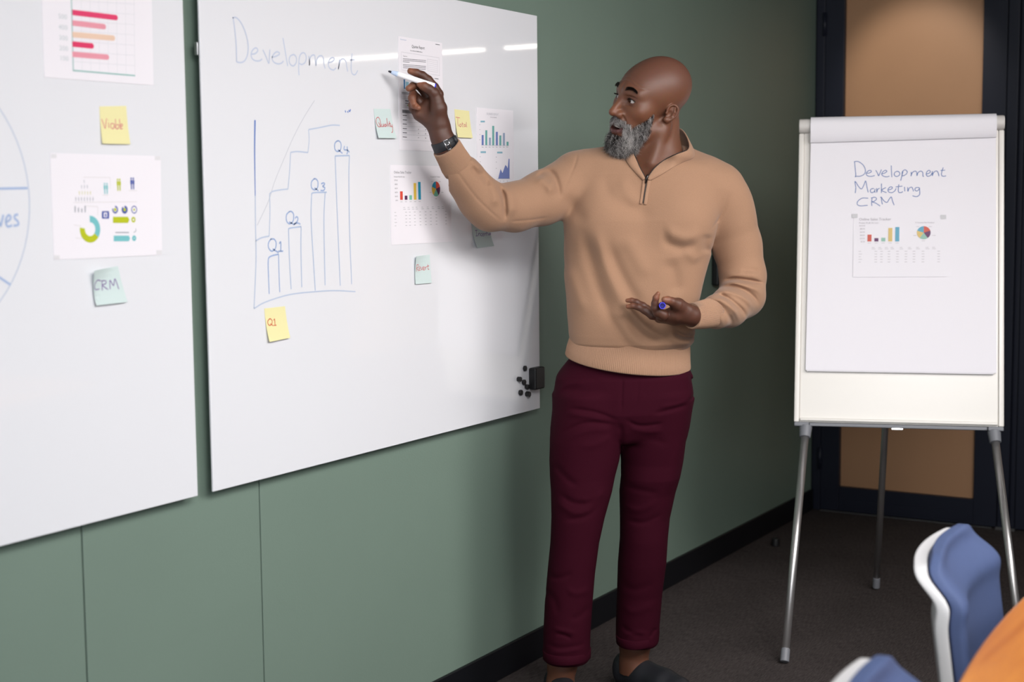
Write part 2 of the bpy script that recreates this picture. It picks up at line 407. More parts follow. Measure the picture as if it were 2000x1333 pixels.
AX = ink(196, 210, 233)
drawing('drawn_axis', M['ink_blue_dark'], ([(97, 140), (95, 300), (98, 520)], (0.0052, 0.0026)))
drawing('drawn_axis', AX, ([(98, 520), (100, 680), (102, 850), (92, 1085)], .0030)); drawing('drawn_axis', AX, ([(92, 1085), (150, 1052), (270, 1015), (400, 1000), (500, 995), (600, 1000)], .0030))
drawing('drawn_steps', AX, ([(100, 746), (130, 730), (168, 722)], .0034), ([(168, 722), (172, 600), (170, 510)], .0026), ([(170, 510), (185, 498), (225, 490), (262, 486)], .0030), ([(262, 486), (270, 400), (275, 302)], .0028), ([(275, 302), (310, 298), (362, 303)], .0032), ([(362, 303), (368, 240), (365, 188)], .0026), ([(365, 188), (420, 178), (480, 166), (522, 167)], .0032))['kind'] = 'stuff'
drawing('quote_marks', M['ink_blue_dark'], ([(548, 92), (552, 102)], .0034), ([(560, 95), (564, 103)], .0034), ([(566, 90), (571, 97), (576, 86)], .0034))['kind'] = 'stuff'
BAR = ink(188, 205, 233)
for top, l, r, m in (([(165, 930), (163, 850), (172, 825), (215, 812)], [(168, 1012), (165, 930)], [(215, 812), (217, 900), (221, 1003)], M['ink_blue']), ([(265, 690), (272, 682), (328, 674)], [(278, 988), (270, 850), (265, 690)], [(328, 674), (327, 780), (331, 978)], BAR),
                     ([(380, 520), (388, 505), (456, 502)], [(399, 995), (390, 850), (378, 640), (380, 520)], [(448, 503), (442, 650), (448, 968)], BAR), ([(498, 320), (570, 318)], [(524, 970), (510, 640), (498, 320)], [(570, 318), (567, 420), (571, 700), (581, 963)], BAR)):
    drawing('drawn_bar', m, (top, .0036), (l, .0030), (r, .0030))['kind'] = 'stuff'
for n_, strokes in enumerate(([[(178, 735), (165, 755), (165, 780), (180, 797), (198, 785), (203, 755), (192, 737), (175, 737)], [(185, 785), (215, 805)], [(218, 760), (226, 752), (226, 797)], [(213, 798), (238, 797)]],
                [[(270, 598), (255, 615), (255, 645), (270, 660), (288, 645), (290, 612), (278, 598), (268, 600)], [(268, 650), (295, 665)], [(297, 633), (305, 625), (312, 632), (308, 648), (293, 662), (310, 656), (324, 662)]],
                [[(395, 433), (380, 450), (380, 478), (395, 490), (410, 478), (412, 450), (402, 435), (393, 435)], [(395, 480), (415, 495)], [(428, 460), (440, 455), (446, 462), (436, 472), (447, 480), (440, 493), (425, 493)]],
                [[(510, 243), (497, 258), (497, 285), (510, 298), (525, 288), (528, 260), (518, 245), (508, 245)], [(512, 288), (535, 307)], [(545, 270), (543, 288), (560, 291), (570, 302)], [(558, 272), (560, 300), (556, 312)]])):
    tag(drawing('handwriting', M['ink_blue'], *[(q_, .0036) for q_ in strokes]), 'blue handwritten Q%d' % (n_ + 1))
I = Ink(PB, 0.0003)
I.stroke(c8((395, 42), (340, 130), (290, 225), (240, 340), (195, 450), (165, 545), (108, 668)), 0.0018)
I.build('trend_line', ink(205, 208, 218), b2)
# --- left board: circle with spokes, word ending
I = Ink(PB, 0.0004)
cpx = [(x / 2.9, 180 + y / 2.9) for x, y in ((0, 80), (60, 200), (110, 340), (140, 450), (155, 560), (162, 680), (158, 800), (140, 920), (110, 1010), (60, 1090), (0, 1160))]
cu = np.array([PB.uv(*q) for q in cpx]); A = np.c_[2 * cu, np.ones(len(cu))]; sol = np.linalg.lstsq(A, (cu ** 2).sum(1), rcond=None)[0]
cc = sol[:2]; cr_ = math.sqrt(sol[2] + cc @ cc)
I.ring_uv(cc, cr_ - 0.0015, cr_ + 0.0015, n=72)
I.build('circle_drawing', ink(206, 215, 232), b1)
I = Ink(PB, 0.0005)
cL = S((0, 2.9), 180)
e1 = PB.uv(*cL((155, 544))[0]); e2 = PB.uv(*cL((58, 1092))[0])
I.stroke_uv([np.array([cc[0], e1[1] - 0.004]), e1], 0.0045, False); I.stroke_uv([np.array([cc[0], e1[1] - 0.05]), e2], 0.0045, False)
for pts in ([(-22, 705), (-10, 730), (2, 758), (10, 730), (18, 695)], [(33, 737), (50, 728), (60, 712), (52, 698), (40, 705), (31, 732), (42, 762), (68, 755)], [(102, 694), (84, 698), (82, 715), (100, 733), (102, 752), (75, 758)]):
    I.stroke(cL(*pts), 0.0045)
tag(I.build('circle_writing', ink(176, 196, 232), b1), 'pale blue spokes and handwritten letters ves')

# ------------------------------------------------------------------ printed sheets taped on the boards
def sheet(name, corners, label, cat, group=None, m='paper', bend=None, n=8, base=PB, th=0.0009):
    '''corners tl, tr, br, bl in the photograph; a thin sheet lying on the base plane, with optional lift'''
    uv = [base.uv(*c) for c in corners]
    c0 = sum(uv) / 4
    o = base.w(c0[0], c0[1]); V = []; Fc = []
    for j in range(n + 1):
        for i in range(n + 1):
            a, b = i / n, j / n
            q = uv[0] * (1 - a) * (1 - b) + uv[1] * a * (1 - b) + uv[2] * a * b + uv[3] * (1 - a) * b
            V.append(base.w(q[0], q[1], 0.0002 + (bend(a, b) if bend else 0.0)) - o)
    k = len(V)
    V += [v + base.n * th for v in V]
    g = lambda i, j: j * (n + 1) + i
    for j in range(n):
        for i in range(n):
            Fc.append((k + g(i, j), k + g(i, j + 1), k + g(i + 1, j + 1), k + g(i + 1, j)))
            Fc.append((g(i, j), g(i + 1, j), g(i + 1, j + 1), g(i, j + 1)))
    ed = [g(i, 0) for i in range(n)] + [g(n, j) for j in range(n)] + [g(i, n) for i in range(n, 0, -1)] + [g(0, j) for j in range(n, 0, -1)]
    for a, b in zip(ed, ed[1:] + ed[:1]): Fc.append((a, k + a, k + b, b))
    me = bpy.data.meshes.new(name); me.from_pydata([tuple(v) for v in V], [], Fc); me.validate()
    ob = link(name, me, M[m]); ob.location = o
    tag(ob, label, cat, group)
    bpy.context.view_layer.update()
    return ob
G1, G2 = 'printed reports taped on the whiteboards', 'sticky notes on the whiteboards'
PF = Plane(PB.w(0, 0, 0.0011), PB.r, PB.u)
def tapes(ob, corners, plane=None):
    plane = plane or PF
    I = Ink(plane, 0.0005); 
    for (x, y) in corners: I.rect(x - 4, y - 3, x + 7, y + 5)
    I.build('tape', ink(234, 233, 237), ob)

# bar sheet at the top left
p = sheet('printed_chart', [(79, -64), (295, -37), (299, 167), (86, 151)], 'printed sheet with pink and red horizontal bars at the top of the left board', 'paper', G1)
c6 = lambda *pts: [(a / 2.15, b / 2.15) for a, b in pts]
I = Ink(PF)
for k in range(1, 8): I.stroke(c6((303 + 37 * k, -40), (307 + 37 * k, 297 + 3 * k)), 0.0006, False)
for k in range(0, 8): I.stroke(c6((300, 258 - 43 * k), (566, 276 - 43 * k)), 0.0006, False)
I.build('grid', ink(222, 226, 232), p)
I = Ink(PF, 0.0005); I.stroke(c6((297, -60), (301, 60), (307, 297)), 0.0022, False); I.stroke(c6((305, 296), (567, 318)), 0.0026, False); I.build('axis', ink(150, 200, 194), p)
for y, x1, dy, col in ((52, 490, 22, (238, 72, 118)), (96, 440, 16, (246, 164, 180)), (145, 478, 15, (248, 214, 190)), (185, 389, 8, (236, 66, 112)), (228, 453, 12, (246, 164, 180))):
    I = Ink(PF, 0.0006); I.stroke(c6((303, y), (x1 - 4, y + dy)), 0.0105, False); c = PF.uv(*c6((x1 - 4, y + dy))[0]); I.ring_uv(c, 0.0, 0.0052, 0, 180, 20); I.build('bar', ink(*col), p)
I = Ink(PF)
for k, (t, y) in enumerate((('500', 77), ('400', 122), ('300', 167), ('200', 211), ('100', 253))): I.text(t, *c6((244 + 1.5 * k, y))[0], 0.0090, sx=1.15)
I.build('scale_numbers', ink(206, 216, 220), p)

# infographic
p = sheet('printed_infographic', [(97, 299), (313, 305), (316, 498), (105, 508)], 'printed infographic sheet with green and teal ring chart and tiny people', 'paper', G1)
tapes(p, [(103, 304), (306, 308), (309, 492), (109, 502)])
def disc(I, x, y, r0, r1, a0=0, a1=360, n=28): I.ring_uv(PF.uv(x, y), r0, r1, a0, a1, n)
def person_icon(I, x, y, h):
    u, v = PF.uv(x, y); I.ring_uv((u, v + h * 0.42), 0, h * 0.09, n=10)
    I.poly_uv([(u - h * .11, v + h * .30), (u - h * .11, v - h * .05), (u - h * .07, v - h * .05), (u - h * .06, v - h * .5), (u + h * .06, v - h * .5), (u + h * .07, v - h * .05), (u + h * .11, v - h * .05), (u + h * .11, v + h * .30)])
TEAL, LIME, INDIGO = (128, 204, 210), (196, 206, 40), (66, 88, 172)
def piece(nm, col, *draws):
    I = Ink(PF)
    for d in draws: d(I)
    return I.build(nm, ink(*col), p)
X = lambda x, y: (x / 2.15, y / 2.15)
rc = lambda x0, y0, x1, y1: (lambda I: I.rect(x0 / 2.15, y0 / 2.15, x1 / 2.15, y1 / 2.15))
R_ = lambda x, y, *a: (lambda I: disc(I, x / 2.15, y / 2.15, *a))
PI_ = lambda x, y, h: (lambda I: person_icon(I, x / 2.15, y / 2.15, h))
arrow = lambda x0, y0, x1, y1, x2: (lambda I: I.poly(c6((x0, y1), (x1, y1), (x2, (y0 + y1) / 2), (x1, y0), (x0, y0))))
piece('ring_segment', TEAL, R_(378, 963, 0.0135, 0.0265, 0, 128)); piece('ring_segment', LIME, R_(378, 963, 0.0135, 0.0265, 128, 278))
piece('arrow_banner', TEAL, arrow(477, 990, 540, 1014, 546)); piece('arrow_banner', LIME, arrow(474, 911, 537, 937, 543))
piece('small_ring', TEAL, R_(563, 1001, 0.0012, 0.0058)); piece('small_ring', LIME, R_(560, 923, 0.0022, 0.0058))
piece('gauge', INDIGO, R_(483, 881, 0.0048, 0.0078, 0, 290)); piece('gauge', INDIGO, R_(523, 881, 0.0036, 0.0082, 0, 320)); piece('gauge', INDIGO, R_(563, 881, 0.0060, 0.0080))
for x, r in ((483, .0035), (523, .0035), (563, .0025)): piece('gauge_centre', LIME, R_(x, 881, 0, r))
piece('screen_icon', INDIGO, rc(428, 887, 457, 893), rc(428, 913, 457, 919), rc(427, 893, 435, 913), rc(450, 893, 458, 913), rc(440, 898, 446, 910))['kind'] = 'stuff'
for col, y, h, xs in ((TEAL, 792, .022, (439, 449)), (LIME, 776, .024, (494, 503)), (INDIGO, 771, .024, (551, 560))):
    for x in xs: piece('person_icon', col, PI_(x, y, h))['kind'] = 'stuff'
for nm, col, ds in (('icon_row', (150, 158, 170), [PI_(318 + 12 * k, 837, .0085) for k in range(7)]), ('icon_row', (206, 206, 96), [PI_(333 + 11.5 * k, 811, .0075) for k in range(5)]), ('icon_row', (150, 158, 170), [PI_(342 + 12 * k, 785, .0070) for k in range(3)] + [PI_(353, 763, .0065)]),
                    ('small_columns', (150, 158, 170), [rc(x, y, x + 4, 892) for x, y in ((313, 866), (327, 872), (341, 876), (355, 864))] + [rc(484, 975, 541, 979), R_(563, 966, .0042, .0055, 60, 200)])):
    piece(nm, col, *ds)['kind'] = 'stuff'
I = Ink(PF)
for a_, b_ in (((350, 745), (462, 746)), ((462, 746), (463, 792)), ((308, 851), (575, 848)), ((310, 945), (340, 950)), ((316, 1000), (360, 1003)), ((360, 866), (410, 868)), ((410, 868), (410, 905)), ((540, 801), (575, 801)), ((430, 820), (455, 820))): I.stroke(c6(a_, b_), 0.0009, False)
I.build('hairlines', ink(226, 222, 222), p)

# quarter report
p = sheet('printed_report', [(777.3, 70.6), (862.8, 84), (866, 297), (779.4, 292.6)], 'printed Quarter Report page behind the raised hand', 'paper', G1)
c2 = lambda *pts: [(720 + a / 4.761, 50 + b / 4.761) for a, b in pts]
I = Ink(PF); I.text('Quarter Report', *c2((400, 206))[0], 0.0078, sx=0.80); 
I.text('Get on close up, flexibility advanced', *c2((385, 236))[0], 0.0027, sx=0.98); I.text('Topics here', *c2((320, 287))[0], 0.0026, sx=1.0); I.build('title', ink(40, 42, 48), p)
I = Ink(PF)
L = lambda x0, y0, x1, y1, w=0.0008: I.stroke(c2((x0, y0), (x1, y1)), w, False)
for y in (308, 322, 362, 376, 391): L(318, y, 532 if y != 391 else 530, y + 18, 0.0013)
L(318, 336, 380, 342, 0.0013); L(620, 174, 660, 180, 0.0016); L(615, 492, 648, 496, 0.0016); L(306, 622, 380, 628, 0.0016); L(306, 634, 390, 641, 0.0012); L(340, 700, 372, 703, 0.0026); L(340, 722, 370, 725, 0.0018)
for y in (836, 877, 915, 957, 996, 1036): L(316, y, 355, y + 3, 0.0020)
for y in (966, 1003, 1043): L(460, y, 466, y, 0.0020); L(526, y + 4, 533, y + 4, 0.0020)
I.build('body_text', ink(112, 112, 118), p)
I = Ink(PF)
for a in (((302, 245), (655, 300)), ((302, 245), (306, 412)), ((306, 412), (660, 465)), ((655, 300), (660, 465)), ((545, 312), (640, 328)), ((545, 312), (548, 420)), ((548, 420), (642, 436)), ((640, 328), (642, 436)), ((300, 612), (680, 640)), ((308, 680), (380, 686)), ((310, 760), (390, 766)), ((316, 858), (560, 868)), ((316, 898), (560, 908)), ((316, 938), (580, 946)), ((316, 976), (590, 984)), ((316, 1016), (600, 1024)), ((312, 1062), (610, 1078)), ((300, 640), (312, 1062)), ((306, 452), (655, 500))): I.stroke(c2(*a), 0.0006, False)
for k in range(1, 6): I.stroke(c2((545, 312 + 18 * k), (640, 328 + 18 * k)), 0.0004, False)
I.build('table_lines', ink(196, 198, 206), p)
I = Ink(PF); I.poly(c2((312, 812), (312, 782), (560, 800), (560, 832))); I.build('header_band', ink(140, 140, 146), p)
I = Ink(PF); I.poly(c2((327, 588), (324, 500), (338, 502), (340, 590))); I.build('bar', ink(70, 130, 180), p)
I = Ink(PF); I.poly(c2((345, 590), (343, 520), (372, 524), (374, 592))); I.build('bar', ink(150, 196, 214), p)
I = Ink(PF); I.text('Business report', *c2((294, 132))[0], 0.0030, sx=1.0); I.build('corner_text', ink(150, 184, 220), p)
I = Ink(PF); I.ring_uv(PF.uv(*c2((362, 742))[0]), 0, 0.002); I.build('green_dot', ink(120, 190, 80), p)

# online sales tracker (two prints: one on the board, one on the flip chart)
def tracker(ob, plane, corners, cols, grey, title_h=0.0065):
    '''corners tl,tr,br,bl in plane coordinates'''
    tl, tr, br, bl = [np.array(c) for c in corners]
    def at(a, b): return tl * (1 - a) * (1 - b) + tr * a * (1 - b) + br * a * b + bl * (1 - a) * b
    ex = np.linalg.norm(tr - tl)
    def rect(I, a0, b0, a1, b1): I.poly_uv([at(a0, b1), at(a1, b1), at(a1, b0), at(a0, b0)])
    def text(I, t, a, b, h, sx=1.0):
        q = plane.w(*at(a, b)); d = q - CAM; c = np.array([d @ _r2, d @ _u2, d @ _fw]); I.text(t, 1000 + F_PX * c[0] / c[2], 666.5 - F_PX * c[1] / c[2], h, sx=sx)
    I = Ink(plane); text(I, 'Online Sales Tracker', 0.06, 0.105, title_h, 0.98); text(I, 'Product Profit Per Item', 0.06, 0.155, title_h * 0.58, 0.92); text(I, '% Income Per Product', 0.66, 0.150, title_h * 0.58, 0.92)
    for k, t in enumerate(('$100.00', '$80.00', '$60.00', '$40.00', '$20.00', '$0.00')): text(I, t, 0.065 + 0.006 * (k > 0) + 0.01 * (k > 4), 0.198 + 0.0505 * k, title_h * 0.52, 0.9)
    I.build('title', ink(*grey[0]), ob)
    for k, (a, h) in enumerate(((0.153, 0.108), (0.227, 0.053), (0.301, 0.058), (0.375, 0.213), (0.449, 0.228))):
        I = Ink(plane); rect(I, a, 0.437 - h, a + 0.043, 0.437); I.build('bar', ink(*cols[k]), ob)
    c = at(0.75, 0.30)
    for k, a0 in enumerate((0, 72, 144, 216, 288)):
        I = Ink(plane); I.ring_uv(c, 0.0, 0.0725 * ex, a0, a0 + 72, 40); I.build('pie_slice', ink(*cols[k]), ob)
    I = Ink(plane)
    for k in range(5): rect(I, 0.155 + 0.074 * k, 0.457, 0.19 + 0.074 * k, 0.464)
    for a, b in ((0.67, 0.20), (0.80, 0.20), (0.64, 0.34), (0.84, 0.34), (0.73, 0.425)): rect(I, a, b, a + 0.035, b + 0.007)
    for k, a in enumerate((0.20, 0.27, 0.34, 0.40, 0.495, 0.585, 0.67, 0.77, 0.84)):
        rect(I, a, 0.530, a + 0.03, 0.537); rect(I, a, 0.552, a + 0.04, 0.559)
    for r in range(5):
        b = 0.590 + 0.042 * r; rect(I, 0.06, b, 0.085 + 0.012 * (r % 2), b + 0.007)
        for a in (0.23, 0.29, 0.37, 0.46, 0.55, 0.635, 0.73, 0.895): rect(I, a, b, a + 0.028, b + 0.008)
    I.build('table_print', ink(*grey[1]), ob)
COLS = ((228, 84, 66), (92, 46, 88), (128, 206, 178), (246, 206, 84), (40, 160, 196))
tcs = [(761.5, 322.3), (878, 325), (882.5, 472), (763.7, 479)]
p = sheet('printed_sales_sheet', tcs, 'printed Online Sales Tracker sheet on the glass board under the raised forearm', 'paper', G1)
tracker(p, PF, [PF.uv(*c) for c in tcs], COLS, ((128, 128, 134), (204, 204, 210)))

# business report
p = sheet('printed_report', [(930, 210), (1001.5, 216), (1004, 362), (932, 356)], 'printed business report with blue and green columns near the right edge of the board', 'paper', G1)
c3 = lambda *pts: [(740 + a / 3.25, 190 + b / 3.25) for a, b in pts]
I = Ink(PF); I.text('BUSINESS REPORT', *c3((684, 112))[0], 0.0062, sx=0.88); I.build('title', ink(206, 208, 216), p)
I = Ink(PF); I.text('Month by month sales', *c3((706, 129))[0], 0.0030, sx=0.9)
for x in range(8): I.stroke(c3((652 + 22.3 * x, 316), (664 + 22.3 * x, 317)), 0.0012, False)
for y in (175, 206, 238, 270): I.stroke(c3((638, y), (643, y)), 0.0012, False)
for y in (380, 412, 452): I.stroke(c3((742, y), (748, y)), 0.0012, False); I.stroke(c3((640, y - 2), (645, y - 2)), 0.0012, False)
for x in (770, 792, 815): I.stroke(c3((x - 3, 533), (x + 3, 533)), 0.0012, False)
I.build('small_print', ink(160, 160, 172), p)
I = Ink(PF)
for a, b, c, d in ((645, 149, 672, 160), (645, 343, 679, 355), (750, 346, 784, 357)): I.poly(c3((a, d), (c, d), (c, b), (a, b)))
I.build('caption_bars', ink(150, 196, 214), p)
for x, y, col in ((658, 240, 0), (681, 210, 1), (704, 257, 2), (725, 182, 1), (748, 220, 0), (770, 243, 1), (793, 227, 2), (816, 283, 1)):
    I = Ink(PF); yb = 304 + (x - 658) * 0.02; I.poly(c3((x - 6, yb), (x + 6.5, yb), (x + 6.5, y), (x - 6, y))); I.build('bar', ink(*((118, 136, 200), (116, 184, 178), (164, 180, 208))[col]), p)
I = Ink(PF)
for t in ([(757, 517), (772, 456), (784, 482), (784, 517)], [(784, 517), (784, 482), (802, 430), (812, 440), (812, 517)], [(812, 517), (812, 440), (817, 452), (823, 391), (829, 392), (829, 517)]): I.poly(c3(*t))
I.build('area_chart', ink(124, 140, 200), p)
I = Ink(PF); I.stroke(c3((648, 305), (826, 309)), 0.0007, False); I.stroke(c3((752, 518), (832, 518)), 0.0007, False); I.build('axis', ink(170, 170, 182), p)

# ------------------------------------------------------------------ sticky notes
def note(corners, label, m, inkm, letters, w=0.0017, curl=0.006, lift='bl', nm='sticky_note'):
    lf = {'bl': lambda a, b: curl * (b ** 2.2) * (0.75 + 0.25 * (1 - a)), 'tl': lambda a, b: curl * (max(0, (1 - a) * 0.9 + (1 - b) * 0.9 - 1.0) ** 1.5 * 2 + 0.7 * b ** 2)}[lift]
    ob = sheet(nm, corners, label, 'sticky note', G2, m, lf, 8, th=0.0004)
    uv = [PB.uv(*c) for c in corners]
    if letters:
        # write on the curled surface: strokes are lifted with the paper
        E1, E2 = uv[1] - uv[0], uv[3] - uv[0]; Mi = np.linalg.inv(np.c_[E1, E2]); b = MB()
        for pts in letters:
            line = smooth_line([PB.uv(*q) for q in pts]); n = len(line); L = []; R = []
            for i, q in enumerate(line):
                t = line[min(i + 1, n - 1)] - line[max(i - 1, 0)]; l = np.hypot(*t); t = t / l if l > 1e-9 else np.array([1., 0])
                nn = np.array([-t[1], t[0]]) * w / 2
                for z, lst in ((q + nn, L), (q - nn, R)):
                    ab = Mi @ (z - uv[0]); lst.append(PB.w(z[0], z[1], 0.0011 + lf(min(max(ab[0], 0), 1), min(max(ab[1], 0), 1))))
            b.add(L + R, [(n + i, n + i + 1, i + 1, i) for i in range(n - 1)])
        me = bpy.data.meshes.new('handwriting'); me.from_pydata(b.v, [], b.f); me.validate()
        o = link('handwriting', me, inkm); adopt(o, ob); o['kind'] = 'stuff'
    return ob
k5 = S((0, 2.15), 0); k2 = S((720, 4.761), 50); k3 = S((740, 3.25), 190); k8 = S((460, 2.564), 180)
note([(194, 208), (246, 207), (251, 282), (196, 281)], 'yellow sticky note reading Viable on the left board', 'note_yellow', M['ink_pink'],
     [k5(*l) for l in ([(424, 500), (431, 520), (437, 540), (442, 515), (445, 497)], [(452, 515), (453, 538)], [(451, 504), (452, 506)], [(474, 520), (463, 520), (461, 535), (470, 541), (476, 530), (476, 520), (480, 541)], [(482, 500), (484, 540), (494, 537), (494, 524), (485, 526)], [(499, 500), (501, 542)], [(504, 533), (511, 528), (508, 520), (502, 530), (504, 542), (511, 540)])])
note([(174, 529), (230, 520), (244, 590), (183, 597)], 'pale mint sticky note reading CRM on the left board, its corner curling', 'note_mint', M['ink_purple'],
     [k5(*l) for l in ([(418, 1180), (398, 1178), (387, 1198), (392, 1216), (412, 1214)], [(424, 1220), (423, 1178)], [(421, 1180), (440, 1180), (440, 1192), (426, 1198), (448, 1217)], [(457, 1215), (459, 1178), (472, 1200), (480, 1172), (493, 1215)])], 0.0018, 0.010, 'tl')
note([(729.5, 212.5), (762, 213), (770.4, 270.6), (733.7, 269.8)], 'pale mint sticky note reading Quality in red, left of the raised hand', 'note_mint', M['ink_red'],
     [k2(*l) for l in ([(84, 850), (66, 866), (62, 900), (76, 936), (96, 940), (102, 905), (96, 868), (80, 850)], [(84, 900), (96, 930), (108, 944)], [(112, 915), (113, 938), (126, 938), (128, 914), (130, 940)], [(150, 918), (138, 922), (138, 938), (150, 936), (152, 918), (156, 940)], [(163, 862), (166, 942)], [(174, 912), (176, 940)], [(174, 898), (175, 901)], [(186, 890), (188, 936), (196, 940)], [(181, 914), (196, 910)], [(196, 920), (202, 940), (212, 936)], [(210, 918), (212, 960), (206, 990), (196, 996)])], 0.0018, 0.009)
note([(887.4, 213.4), (916, 217), (920, 270), (890, 268.5)], 'yellow sticky note reading Total, right of the watch', 'note_yellow', M['ink_pink'],
     [k2(*l) for l in ([(806, 852), (845, 860)], [(826, 858), (822, 905), (828, 938)], [(844, 915), (836, 930), (846, 942), (854, 928), (844, 914)], [(864, 896), (865, 940), (872, 942)], [(858, 916), (874, 914)], [(890, 918), (880, 926), (884, 942), (892, 932), (892, 916), (896, 944)], [(902, 896), (905, 948)])], 0.0017, 0.007)
note([(515.8, 603), (556.3, 598.5), (562.6, 660), (521, 668)], 'yellow sticky note reading Q1 in red under the drawn bar chart', 'note_yellow', mat('orange_red_ink', tint(lin(226, 84, 52)), 0.5),
     [k8(*l) for l in ([(168, 1136), (159, 1146), (158, 1160), (166, 1169), (177, 1162), (180, 1146), (172, 1136), (164, 1138)], [(170, 1160), (184, 1171)], [(187, 1144), (193, 1138), (193, 1168)], [(186, 1169), (200, 1168)])], 0.0020, 0.008)
note([(807.7, 501), (839, 497.7), (840.6, 553), (809, 555.5)], 'mint sticky note reading Revert, below the sales sheet', 'note_mint', M['ink_red'],
     [k3(*l) for l in ([(231, 1065), (230, 1108)], [(229, 1066), (243, 1064), (245, 1078), (233, 1086), (248, 1104)], [(251, 1090), (258, 1088), (258, 1078), (251, 1080), (250, 1098), (260, 1099)], [(263, 1078), (268, 1098), (274, 1076)], [(277, 1092), (284, 1088), (284, 1078), (277, 1082), (278, 1098), (287, 1096)], [(291, 1078), (292, 1096), (293, 1082), (300, 1076)], [(307, 1060), (308, 1092), (315, 1092)], [(301, 1074), (315, 1071)])], 0.0015, 0.006, 'tl')
note([(920.5, 437), (956, 441), (959.6, 481), (925.5, 484.8)], 'mint sticky note reading Incentive, half hidden under the raised elbow', 'note_mint', M['ink_purple'],
     [k3(*l) for l in ([(608, 846), (622, 845)], [(614, 846), (615, 880)], [(608, 882), (622, 880)], [(627, 864), (628, 880), (630, 866), (638, 866), (639, 881)], [(650, 864), (643, 868), (643, 880), (651, 880)], [(654, 874), (660, 870), (658, 863), (653, 870), (655, 881), (662, 880)], [(665, 864), (666, 880), (668, 866), (674, 866), (675, 880)], [(680, 852), (681, 880)], [(676, 864), (687, 862)], [(689, 866), (690, 879)], [(692, 864), (696, 880), (700, 862)], [(702, 874), (706, 868), (702, 864), (700, 876), (706, 880)])], 0.0016, 0.012)

# ------------------------------------------------------------------ magnets and the block at the board's lower right corner
def hexa(px, py, r, d, rot, label):
    u, v = PB.uv(px, py); e = PB.w(u, v, 0.0004)
    q = MB(); q.prism([(0, r * math.cos(rot + k * math.pi / 3), r * math.sin(rot + k * math.pi / 3)) for k in range(6)], (d, 0, 0))
    o = q.build('magnet', M['black'], bevel=0.001); o.location = e
    tag(o, label, 'magnet', 'black hexagonal magnets on the board')
hexa(1023.5, 720, 0.0092, 0.006, 0.0, 'black hexagonal magnet, topmost of the cluster')
hexa(1010.8, 741, 0.0078, 0.012, 0.52, 'black hexagonal magnet, leftmost of the cluster')
hexa(1021, 747, 0.0085, 0.008, 0.2, 'black hexagonal magnet in the middle, just under the topmost one')
hexa(1026.5, 756, 0.0080, 0.010, 0.5, 'black hexagonal magnet touching the lower left of the black block')
hexa(1014.5, 767, 0.0088, 0.008, 0.15, 'black hexagonal magnet, lowest on the left of the cluster')
hexa(1027.2, 770, 0.0085, 0.014, 0.52, 'black hexagonal magnet, lowest, right under the block corner')
u0, v0 = PB.uv(1032, 762); u1, v1 = PB.uv(1032, 719)
q = MB(); q.box((0.0004, 0, 0), (0.026, 0.056, v1 - v0))
o = q.build('board_eraser', M['black'], bevel=0.005, seg=3); o.location = PB.w(u0, v0, 0)
tag(o, 'black rounded eraser block on the lower right corner of the board', 'eraser')
# ------------------------------------------------------------------ flip chart
M['ivory'] = mat('ivory_enamel', lin(227, 223, 217), 0.28, spec=0.5)
M['pad_paper'] = mat('flip_chart_paper', lin(238, 235, 241), 0.75, spec=0.25)
M['alu'] = mat('pale_aluminium', lin(206, 204, 204), 0.35, metal=0.9)
M['grey_plastic'] = mat('grey_plastic', lin(118, 120, 126), 0.5)
M['clamp'] = mat('pale_grey_clamp', lin(208, 204, 200), 0.45)
FX, FY, FZ, FYAW, FT, FW, FH = 0.873, 4.687, 0.681, 0.315, 0.227, 0.657, 1.015
fr = np.array([math.cos(FYAW), math.sin(FYAW), 0.0]); fn = np.array([-math.sin(FYAW), math.cos(FYAW), 0.0])
fu = np.array([0, 0, math.cos(FT)]) + fn * math.sin(FT)
Fo = np.array([FX, FY, FZ])
PBd = Plane(Fo, fr, fu)            # front face of the flip chart board, n towards the viewer
e = empty('flip_chart_stand', (FX, FY, 0)); tag(e, 'white flip chart easel on three splayed metal legs', 'easel')
bpy.context.view_layer.update()
fm = Matrix(((fr[0], PBd.n[0], fu[0], Fo[0]), (fr[1], PBd.n[1], fu[1], Fo[1]), (fr[2], PBd.n[2], fu[2], Fo[2]), (0, 0, 0, 1)))   # x right, y to viewer, z up the board
def fpart(q, nm, m, parent=e, bevel=0.0, smooth=False):
    o = q.build(nm, m, None, smooth, bevel=bevel); o.matrix_world = fm; adopt(o, parent); return o
hw = FW / 2
q = MB(); q.box((-hw + 0.018, -0.016, 0.0), (hw - 0.018, 0.0, FH - 0.02)); board_o = fpart(q, 'board', M['ivory'], bevel=0.002)
for s in (-1, 1):
    q = MB(); q.box((s * hw - 0.009 - s * 0.009, -0.02, 0.0), (s * hw + 0.009 - s * 0.009, 0.004, FH - 0.045)); fpart(q, 'side_rail', M['ivory'], bevel=0.004)
q = MB(); q.box((-hw + 0.019, 0.0005, 0.004), (hw - 0.019, 0.010, 0.014)); fpart(q, 'bottom_lip', M['ivory'], bevel=0.003)
q = MB(); q.box((-hw + 0.05, -0.012, -0.012), (hw - 0.05, -0.002, -0.0005)); fpart(q, 'pen_tray', M['grey_plastic'], bevel=0.002)
q = MB(); q.box((-0.018, -0.006, -0.018), (0.018, 0.004, -0.0122)); fpart(q, 'tray_clip', M['chrome'], bevel=0.001)
q = MB(); q.tube([(-hw - 0.0, 0.006, FH - 0.022), (hw, 0.006, FH - 0.022)], 0.024, 20); fpart(q, 'clamp_bar', M['clamp'], bevel=0.004)
for s in (-1, 1):
    q = MB(); q.box((s * 0.303 - 0.024, -0.02, -0.014), (s * 0.303 + 0.024, 0.012, 0.0)); fpart(q, 'bracket', M['grey_plastic'], bevel=0.003)
